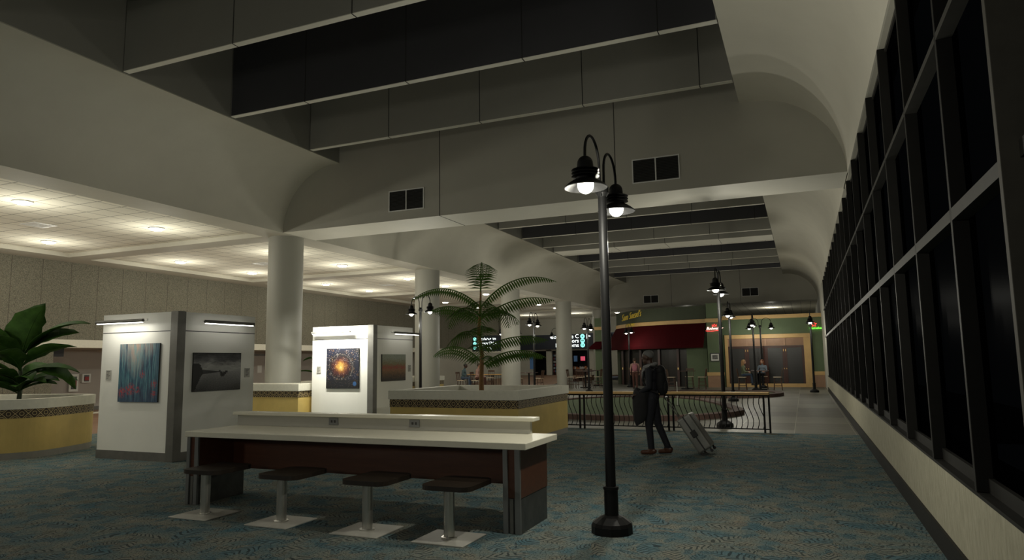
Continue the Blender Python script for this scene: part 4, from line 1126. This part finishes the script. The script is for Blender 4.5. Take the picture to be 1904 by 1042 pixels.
m = MB(); m.box(-25.6,-25.57,26.0,27.75,0,2.1); m.build('door_leaf', M['mauve'], t, world=True)
o = MB().box(-25.57,-25.56,27.15,27.45,1.25,1.62).build('paper_notice', M['paper']); tag(o,'white paper notice on the door left of the nearest column','notice')
m = MB(); m.box(-25.6,-25.5,35.6,39.2,0,2.25); struct('door_3', m, mat('dark_recess',(.14,.125,.11),.8))

# ================================================================ CHAIRS AND TABLES
SH = .68
ch = thing('dining_chair','','chair',(0,0,0),0,'dark wooden tavern chairs')
m = MB(); m.prism(rrect(.44,.42,.08),SH-.035,SH); m.build('seat', M['chairseat'], ch, bevel=.01)
for sx_ in (-1,1):
    for sy_ in (-1,1):
        m = MB(); m.tube([(sx_*.16,sy_*.15,SH-.03),(sx_*.21,sy_*.20,0)], [.02,.016], 8); m.build('leg', M['chairwood'], ch)
m = MB()
for z in (.22,.40):
    a = .21-.05*z/SH
    m.bar((-a,-a,z),(-a,a,z),.02,.025); m.bar((a,-a,z),(a,a,z),.02,.025); m.bar((-a,-a,z+.04),(a,-a,z+.04),.02,.025)
m.build('stretcher', M['chairwood'], ch)
m = MB(); z1 = SH+.42
for sx_ in (-1,1): m.tube([(sx_*.19,-.19,SH-.02),(sx_*.20,-.25,z1)], .017, 8)
m.bar((-.22,-.255,z1-.03),(.22,-.255,z1-.03),.025,.09)
for q in range(4): m.tube([(-.11+q*.073,-.20,SH-.01),(-.11+q*.073,-.25,z1-.06)], .009, 6)
m.build('backrest', M['chairwood'], ch)
tb = thing('dining_table','','table',(0,0,0),0,'small dark tavern tables')
m = MB(); m.prism(rrect(.85,.85,.06),.97,1.005); m.build('table_top', M['mahogany'], tb, bevel=.006)
m = MB(); m.tube([(0,0,.05),(0,0,.97)], .045, 12); m.build('pedestal', M['black_metal'], tb)
m = MB(); m.bar((-.32,0,.035),(.32,0,.035),.08,.06); m.bar((0,-.32,.035),(0,.32,.035),.08,.06); m.build('base', M['black_metal'], tb)
# chair faces +y at rz=0 (backrest at -y)
RT = -PI/2; LT = PI/2   # RT: faces +x, LT: faces -x
CH = [(-6.75,38.2,RT,'dark wooden chair with pale seat just right of the man with the suitcase'),
 (-5.15,38.4,LT,'dark wooden chair with tall dark back, in front of the green pilaster'),
 (-5.95,39.3,PI,'dark wooden chair behind the small table left of the pilaster'),
 (-3.02,37.7,RT,'dark wooden chair under the blonde woman'),
 (-2.05,38.75,PI,'dark wooden chair under the red-haired person'),
 (-1.30,37.6,LT,'empty dark wooden chair right of the seated women'),
 (-12.95,39.6,RT,'dark spindle-backed chair leftmost at the table beside the column'),
 (-12.15,38.9,0,'dark spindle-backed chair with its back to the viewer beside the column'),
 (-11.35,39.7,LT,'dark spindle-backed chair right of the others, beside the tall lamp pole'),
 (-12.3,40.8,PI,'dark spindle-backed chair on the far side of the table by the column'),
 (-12.9,43.0,RT,'dark chair at the second table, behind the cluster by the column'),
 (-11.7,43.2,LT,'dark chair right of the second table behind the cluster by the column'),
 (-15.2,36.7,RT,'dark wooden chair just right of the column behind the palm'),
 (-14.0,36.9,LT,'dark wooden chair facing the column, beside the middle lamp post'),
 (-17.9,38.6,PI,'dark reddish chair by the distant railing, seen through the palm fronds'),
 (-17.05,33.2,RT,'dark chair under the man in the teal shirt'),
 (-16.1,33.0,RT,'dark chair under the person in the pink top')]
first = True
for x, y, rz, lb in CH:
    if first: ch.location = (x,y,0); ch.rotation_euler = (0,0,rz); ch['label'] = lb; first = False
    else: dup(ch,(x,y,0),rz,lb)
TB = [(-5.95,38.4,'small dark pedestal table left of the green pilaster'),(-2.15,37.75,'small dark pedestal table between the two seated women'),
 (-12.15,39.85,'small dark pedestal table amid the chairs beside the column'),(-12.3,43.1,'second dark pedestal table farther back by the tavern corner'),
 (-14.58,36.8,'small dark pedestal table between two chairs right of the palm')]
first = True
for x, y, lb in TB:
    if first: tb.location = (x,y,0); tb['label'] = lb; first = False
    else: dup(tb,(x,y,0),0,lb)

# ================================================================ PEOPLE
def remesh(mb, name, voxel, parent, mats, pick, smooth=3):
    me = bpy.data.meshes.new('tmp'); me.from_pydata([tuple(p) for p in mb.v], [], mb.f)
    o = bpy.data.objects.new('tmp', me); C.objects.link(o)
    r = o.modifiers.new('r','REMESH'); r.mode = 'VOXEL'; r.voxel_size = voxel
    s = o.modifiers.new('s','SMOOTH'); s.iterations = smooth; s.factor = .5
    bpy.context.view_layer.update()
    nm = bpy.data.meshes.new_from_object(o.evaluated_get(bpy.context.evaluated_depsgraph_get())); nm.name = name
    bpy.data.objects.remove(o); bpy.data.meshes.remove(me)
    nm.materials.clear()
    for q in mats: nm.materials.append(q)
    for p in nm.polygons:
        p.material_index = pick(p.center); p.use_smooth = True
    ob = bpy.data.objects.new(name, nm); C.objects.link(ob)
    if parent is not None: ob.parent = parent
    return ob
def head_geo(mb, c, yaw=0, tilt=0, s=1.0):
    """head facing local +x; c = skull centre"""
    Rm = Matrix.Translation(Vector(c)) @ Matrix.Rotation(yaw,4,'Z') @ Matrix.Rotation(tilt,4,'Y')
    h = MB()
    h.ell((0,0,.02),(.098*s,.078*s,.105*s)); h.ell((.028*s,0,-.05*s),(.066*s,.058*s,.075*s)); h.ell((.062*s,0,-.085*s),(.030*s,.034*s,.028*s))
    h.tube([(.088*s,0,.012*s),(.115*s,0,-.03*s),(.085*s,0,-.04*s)],[.008*s,.017*s,.012*s],8)
    for sg in (-1,1):
        h.ell((.0,sg*.080*s,-.008*s),(.018*s,.012*s,.032*s)); h.ell((.083*s,sg*.032*s,.015*s),(.014*s,.02*s,.010*s))
    h.ell((.088*s,0,-.068*s),(.014*s,.026*s,.010*s))
    h.xf(Rm); mb.v_off = 0
    b = len(mb.v); mb.v += h.v; mb.f += [[b+i for i in f] for f in h.f]; mb.m += h.m; mb.sm += h.sm; mb.uv += h.uv
    return Rm
def hand_geo(mb, wrist, dirv, palm_n, curl=.5, s=1.0):
    d = Vector(dirv).normalized(); n = Vector(palm_n).normalized(); side = d.cross(n).normalized()
    w = Vector(wrist)
    for k in range(4):
        a = w + side*(k-1.5)*.020*s + d*.01*s; b = w + side*(k-1.5)*.021*s + d*.085*s
        mb.caps(a,b,.015*s,.014*s,8)
        L = (.030,.034,.032,.024)[k]*s; p = b; ang = 0
        for j in range(3):
            ang += curl*.9; q = p + (d*math.cos(ang)+n*math.sin(ang))*L*(1-.12*j); mb.caps(p,q,.0095*s,.0085*s,8); p = q
    p = w + side*-.028*s + d*.02*s; q = p + (d*.6 - side*.7 + n*.4).normalized()*.038*s; r = q + (d*.8+n*.6).normalized()*.032*s
    mb.caps(w+d*.01*s,p,.016*s,.014*s,8); mb.caps(p,q,.013*s,.011*s,8); mb.caps(q,r,.011*s,.009*s,8)

# ---- traveller with suitcase (local: faces +x, left = +y), then turned to face -x
pm = thing('person','person in a dark navy suit with black backpack pulling a silver suitcase','person',(-2.52,12.28,0),PI)
mb = MB()
pel = Vector((0,0,.98)); che = Vector((.02,0,1.34)); nek = Vector((.015,0,1.53))
mb.ell((0,0,1.0),(.125,.17,.14)); mb.ell((.01,0,1.18),(.12,.165,.17)); mb.ell((.0,0,1.36),(.13,.19,.16)); mb.caps((0,-.15,1.44),(0,.15,1.44),.07,.07)
mb.caps((.0,0,1.46),(.03,0,1.60),.066,.060)
Hc = (.055,0,1.685)
head_geo(mb, Hc, 0, .10)
# legs: front leg (left, +y) slightly ahead, right leg trailing
mb.caps((0,.085,.96),(.06,.09,.52),.098,.072); mb.caps((.06,.09,.52),(.03,.09,.10),.068,.056)
mb.caps((0,-.085,.96),(-.06,-.09,.53),.098,.072); mb.caps((-.06,-.09,.53),(-.22,-.09,.13),.068,.056)
# trouser hems and shoes
mb.caps((.02,.09,.045),(.19,.10,.035),.046,.036); mb.caps((-.02,.09,.06),(.05,.09,.07),.045,.05)
mb.caps((-.26,-.09,.055),(-.08,-.10,.035),.046,.036); mb.caps((-.27,-.09,.08),(-.2,-.09,.09),.045,.05)
# arms: left (near) bent forward with a coat; right reaching back
mb.caps((0,.20,1.44),(.0,.25,1.17),.062,.050); mb.caps((.0,.25,1.17),(.20,.20,1.06),.048,.036)
mb.caps((0,-.20,1.44),(-.06,-.25,1.18),.062,.050); mb.caps((-.06,-.25,1.18),(-.17,-.22,1.02),.048,.034)
hand_geo(mb,(.205,.20,1.055),(1,-.1,-.3),(0,-.3,-1),.7); hand_geo(mb,(-.172,-.22,1.015),(-.25,.05,-1),(-.9,0,.1),.95)
def pick_man(c):
    if (c-Vector(Hc)).length < .17 and c.z > 1.575: return 0
    if c.z < .10: return 2
    if (c-Vector((.28,.19,1.03))).length < .085 or (c-Vector((-.20,-.215,.955))).length < .085: return 0
    return 1
body = remesh(mb,'body',.0085,pm,[M['skin_dark'],M['suit'],M['brownshoe']],pick_man)
# hair cap
h = MB(); h.ell((Hc[0]-.012,0,Hc[2]+.045),(.102,.084,.088)); 
for i in range(len(h.v)):
    v = h.v[i]
    if v.z < Hc[2]+.035 and v.x > Hc[0]+.02: v.z = Hc[2]+.045
h.build('hair', M['hair_grey'], pm)
# scarf / hood collar
h = MB(); P = []
for i in range(13):
    a = 2*PI*i/12; P.append((.02+.10*math.cos(a),.105*math.sin(a),1.535+.03*math.cos(a)*-1))
h.tube(P,.035,10,cap=False); h.tube([(.10,.05,1.53),(.135,.07,1.42),(.14,.08,1.30)],[.03,.03,.018],8); h.tube([(.10,-.05,1.53),(.135,-.07,1.42),(.14,-.08,1.30)],[.03,.03,.018],8)
h.build('scarf', M['scarf'], pm)
# coat draped over the near forearm
h = MB(); 
cs = [(-.02,.08),(.06,.22),(.20,.30),(.31,.20),(.30,.06),(.16,.0)]
V = []; lay = [(1.13,.72),(1.09,1.0),(.98,1.06),(.86,.98),(.74,.90),(.64,.82),(.57,.62)]
nn = 20
for z, k in lay:
    for i in range(nn):
        a = 2*PI*i/nn; rr = 1+.13*math.sin(3*a+z*9)+.06*math.sin(7*a-z*14)
        V.append((.16+.14*k*rr*math.cos(a)+.05*(1.1-z), .16+.10*k*rr*math.sin(a), z+.035*math.cos(a*2)-.10*max(0,math.cos(a))*(1 if z < .8 else 0)))
h.add(V,[(q*nn+i,q*nn+(i+1)%nn,(q+1)*nn+(i+1)%nn,(q+1)*nn+i) for q in range(len(lay)-1) for i in range(nn)],0,True)
h.add([V[i] for i in range(nn)],[tuple(range(nn))]); h.add([V[-nn+i] for i in range(nn)],[tuple(reversed(range(nn)))])
h.build('coat', M['blackcloth'], pm, sub=1)
# backpack with straps, worn
h = MB(); h.ell((-.17,0,1.27),(.095,.15,.25)); h.ell((-.16,0,1.45),(.085,.13,.10)); h.ell((-.235,0,1.18),(.05,.11,.14))
bp = h.build('backpack', M['blackcloth'], pm)
for s in (-1,1):
    h = MB(); h.tube([(-.14,s*.10,1.50),(-.02,s*.12,1.53),(.11,s*.13,1.42),(.13,s*.14,1.28),(.05,s*.17,1.12),(-.14,s*.13,1.06)],.02,8); h.build('strap', M['blackcloth'], bp)
# ---- suitcase
sc_ = thing('suitcase','silver ribbed rolling suitcase tilted behind the walking person','suitcase',(-1.63,12.52,0))
T = Matrix.Translation((0,0,.06)) @ Matrix.Rotation(-R(33),4,'Y')
m = MB(); m.box(-.13,.13,-.23,.23,.03,.70); m.xf(T); m.build('shell', M['case'], sc_, bevel=.035, seg=3)
m = MB()
for yy in (-.15,-.05,.05,.15):
    for xx in (-.135,.128): m.box(xx,xx+.008,yy-.018,yy+.018,.07,.66)
m.xf(T); m.build('rib', M['case'], sc_, bevel=.003)
m = MB(); m.box(-.012,.012,-.234,.234,.028,.704); m.xf(T); m.build('zip_band', M['casedark'], sc_)
m = MB(); m.box(-.05,.05,-.245,-.23,.30,.42); m.xf(T); m.build('side_handle', M['casedark'], sc_, bevel=.008)
for sy_ in (-1,1):
    m = MB(); m.tube([(-.09,sy_*.09,.68),(-.09,sy_*.09,1.14)], .009, 8); m.xf(T); m.build('handle_rod', M['steel'], sc_)
m = MB(); m.bar((-.09,-.12,1.14),(-.09,.12,1.14),.03,.03); m.xf(T); m.build('grip', M['casedark'], sc_, bevel=.008)
for sx_ in (-1,1):
    for sy_ in (-1,1):
        m = MB(); m.tube([(sx_*.09,sy_*.19-.016,-.02),(sx_*.09,sy_*.19+.016,-.02)], .027, 14); m.box(sx_*.09-.014,sx_*.09+.014,sy_*.19-.022,sy_*.19+.022,-.015,.035); m.xf(T); m.build('wheel', M['casedark'], sc_)

def bystander(loc, rz, seated, label, skin, top, bottom, shoe, hair, long_hair=0, pack=None, seat=SH+.05, lean=0, s=1.0, arms='lap'):
    """local +x forward"""
    t = thing('person', label, 'person', loc, rz)
    mb = MB(); b = seat if seated else .90
    L = lean
    def A(x,y,z): return (x+L*max(0,z-b), y, z)
    mb.ell(A(0,0,b+.08),(.12,.165,.13)); mb.ell(A(0,0,b+.26),(.11,.15,.17)); mb.ell(A(0,0,b+.42),(.115,.17,.13)); mb.caps(A(0,-.14,b+.48),A(0,.14,b+.48),.06,.06)
    mb.caps(A(0,0,b+.5),A(.02,0,b+.63),.056,.05)
    hc = A(.04,0,b+.715); head_geo(mb, hc, 0, .1 if not L else .3)
    for sg in (-1,1):
        if seated:
            mb.caps((0,sg*.09,b+.07),(.40,sg*.11,b+.07),.085,.065); mb.caps((.40,sg*.11,b+.07),(.42,sg*.11,max(b-.38,.10)),.062,.048)
            z0 = max(b-.44,.04); mb.caps((.40,sg*.11,z0+.0),(.56,sg*.12,z0-.005),.042,.034)
        else:
            o_ = .10*sg
            mb.caps((0,sg*.085,b),(o_*.5,sg*.09,.50),.092,.068); mb.caps((o_*.5,sg*.09,.50),(o_-.04,sg*.09,.09),.064,.05); mb.caps((o_-.05,sg*.09,.045),(o_+.13,sg*.10,.035),.043,.034)
        sh = A(0,sg*.19,b+.47)
        if arms == 'lap': el = A(.06,sg*.235,b+.22); wr = (.26+L*.1,sg*.15,b+.20)
        else: el = A(-.03,sg*.235,b+.20); wr = (.05,sg*.24,b-.02)
        mb.caps(sh,el,.052,.042); mb.caps(el,wr,.04,.03)
        dv = Vector(wr)-Vector(el); hand_geo(mb, wr, dv, (0,-sg*.4,-.9) if arms=='lap' else (.2,-sg,0), .45)
    hv = Vector(hc)
    def pick(c):
        if (c-hv).length < .165 and c.z > b+.60: return 0
        for sg in (-1,1):
            w = Vector((.26+L*.1,sg*.15,b+.20) if arms=='lap' else (.05,sg*.24,b-.02))
            if (c-w).length < .12 and ((arms == 'lap' and c.x > w.x-.01 and c.z > b+.13) or (arms != 'lap' and c.z < w.z and abs(c.y) > .17)): return 0
        if c.z < (max(b-.44,.04)+.07 if seated else .1): return 3
        if seated: return 2 if (c.z < b+.12 and not (c.x < -.02 and c.z > b+.09)) else 1
        return 2 if c.z < b+.06 else 1
    remesh(mb,'body',.013,t,[skin,top,bottom,shoe],pick,2)
    h = MB(); h.ell((hc[0]-.014,0,hc[2]+.035),(.108,.092,.098))
    for v in h.v:
        if v.z < hc[2]+.03 and v.x > hc[0]+.02: v.z = hc[2]+.05
    if long_hair:
        h.caps((hc[0]-.06,0,hc[2]),(hc[0]-.09,0,hc[2]-long_hair),.085,.06)
        for sg in (-1,1): h.caps((hc[0]-.02,sg*.08,hc[2]+.02),(hc[0]-.03,sg*.085,hc[2]-long_hair*.8),.03,.025)
    h.build('hair', hair, t)
    if pack:
        h = MB(); h.ell((-.19,0,b+.30),(.10,.15,.22)); h.ell((-.27,0,b+.22),(.05,.11,.11)); k_ = h.build('backpack', pack, t)
        for sg in (-1,1):
            h = MB(); h.tube([(-.12,sg*.1,b+.50),(0,sg*.11,b+.55),(.10,sg*.12,b+.44),(.10,sg*.13,b+.28),(-.08,sg*.13,b+.12)],.018,8); h.build('strap', pack, k_)
    return t
bystander((-8.85,38.6,0),PI/2+.2,False,'standing person with a pink backpack in front of the tavern',M['skin'],M['pinktop'],M['maroon'],M['black'],M['hair_brown'],0,M['pinkpack'],arms='side')
bystander((-16.99,33.2,0),.15,True,'seated man in a teal shirt behind the palm planter',M['skin_dark'],M['blueshirt'],M['jeans'],M['black'],M['hair_black'],lean=.18)
bystander((-16.04,33.0,0),.15,True,'seated person in a pale pink top right of the man in teal',M['skin'],M['pinktop'],M['maroon'],M['black'],M['hair_brown'],lean=.12)
bystander((-2.95,37.7,0),.0,True,'blonde long-haired woman in an olive shirt seated at the table',M['skin'],M['olive'],M['jeans'],M['black'],M['hair_blond'],.42)
bystander((-2.06,38.67,0),-PI/2-.25,True,'red-haired person in a blue-grey checked shirt seated near the doors',M['skin'],M['plaid'],M['suit'],M['black'],M['hair_red'],.2)

# ================================================================ LIGHTS
def point(name, loc, power, col=(1,.94,.80), r=.06):
    l = bpy.data.lights.new(name,'POINT'); l.energy = power; l.color = col; l.shadow_soft_size = r
    o = bpy.data.objects.new(name,l); C.objects.link(o); o.location = loc; return o
def area(name, loc, rot, power, sx_, sy_, col=(1,.94,.80), spread=None):
    l = bpy.data.lights.new(name,'AREA'); l.shape = 'RECTANGLE'; l.size = sx_; l.size_y = sy_; l.energy = power; l.color = col
    if spread: l.spread = spread
    o = bpy.data.objects.new(name,l); C.objects.link(o); o.location = loc; o.rotation_euler = rot; return o
WARM = (1,.965,.83)
LP_POWER = 74
for i, (x, y, rz, lb) in enumerate(LAMPS):
    for s in (-1,1):
        dx, dy = -s*.575*math.sin(rz), s*.575*math.cos(rz)
        point('lamp_and_fill_glow', (x+dx,y+dy,2.88), LP_POWER if y < 30 else LP_POWER*.36, WARM, .05)
for x, y in CL + [(-16.08,1.4),(-20.55,1.4),(-16.08,4.9),(-20.55,4.9)]:  # last four: extra unseen lights added to brighten the near end
    if y > 33 : continue
    point('downlight_and_fill_glow', (x,y,ZS-.75), 55, WARM, .12)
for p_ in ((-1.8,-4.7,2.88),(-1.8,-3.6,2.88),(-9.5,-3,2.88),(-9.5,-1.9,2.88)): point('lamp_and_fill_glow', p_, LP_POWER, WARM, .05)  # unseen fill behind the camera, added to light the foreground
for p_ in ((-2,53,4.9),(-8,53,4.9),(-16,50.5,4.7),(-20,50.5,4.7)): point('downlight_and_fill_glow', p_, 45, WARM, .12)  # fill without fixtures, added because the far ceiling came out black
# picture lights
area('picture_light_glow',(-11.0,13.95,2.62),(R(24),0,0),78,1.2,.08,(1,.97,.86))
area('picture_light_glow',(-11.30,8.50,2.42),(R(20),0,0),5,1.1,.05,(1,.97,.86))
# unseen fill above the kiosks, added to brighten beams and coves
area('ceiling_fill',(-11.1,9.7,2.66),(PI,0,0),11,1.4,1.4,WARM)
area('ceiling_fill',(-10.9,15.45,2.66),(PI,0,0),11,1.4,1.4,WARM)
w = bpy.data.worlds.new('night_sky'); bpy.context.scene.world = w; w.use_nodes = True
w.node_tree.nodes['Background'].inputs[0].default_value = (.9,.95,1,1); w.node_tree.nodes['Background'].inputs[1].default_value = .03

# ================================================================ CAMERA
yaw, pit, rol = 3.99814816e-01, 1.18405988e-01, -1.40675472e-02
fw = Vector((-math.sin(yaw)*math.cos(pit), math.cos(yaw)*math.cos(pit), math.sin(pit)))
rt = Vector((math.cos(yaw), math.sin(yaw), 0)); up = rt.cross(fw)
r2 = rt*math.cos(rol)+up*math.sin(rol); u2 = -rt*math.sin(rol)+up*math.cos(rol)
cd = bpy.data.cameras.new('camera'); cam = bpy.data.objects.new('camera', cd); C.objects.link(cam)
cam.matrix_world = Matrix(((r2.x,u2.x,-fw.x,0),(r2.y,u2.y,-fw.y,0),(r2.z,u2.z,-fw.z,1.65),(0,0,0,1)))
cd.sensor_width = 36; cd.sensor_fit = 'HORIZONTAL'; cd.lens = 1271.4475*36/1904; cd.clip_start = .05; cd.clip_end = 300
S = bpy.context.scene; S.camera = cam
S.view_settings.view_transform = 'Standard'; S.view_settings.look = 'None'; S.view_settings.gamma = 1; S.view_settings.exposure = 0
S.view_settings.use_curve_mapping = False
S.cycles.use_denoising = True; S.cycles.sample_clamp_indirect = 4; S.cycles.max_bounces = 8; S.cycles.transparent_max_bounces = 24
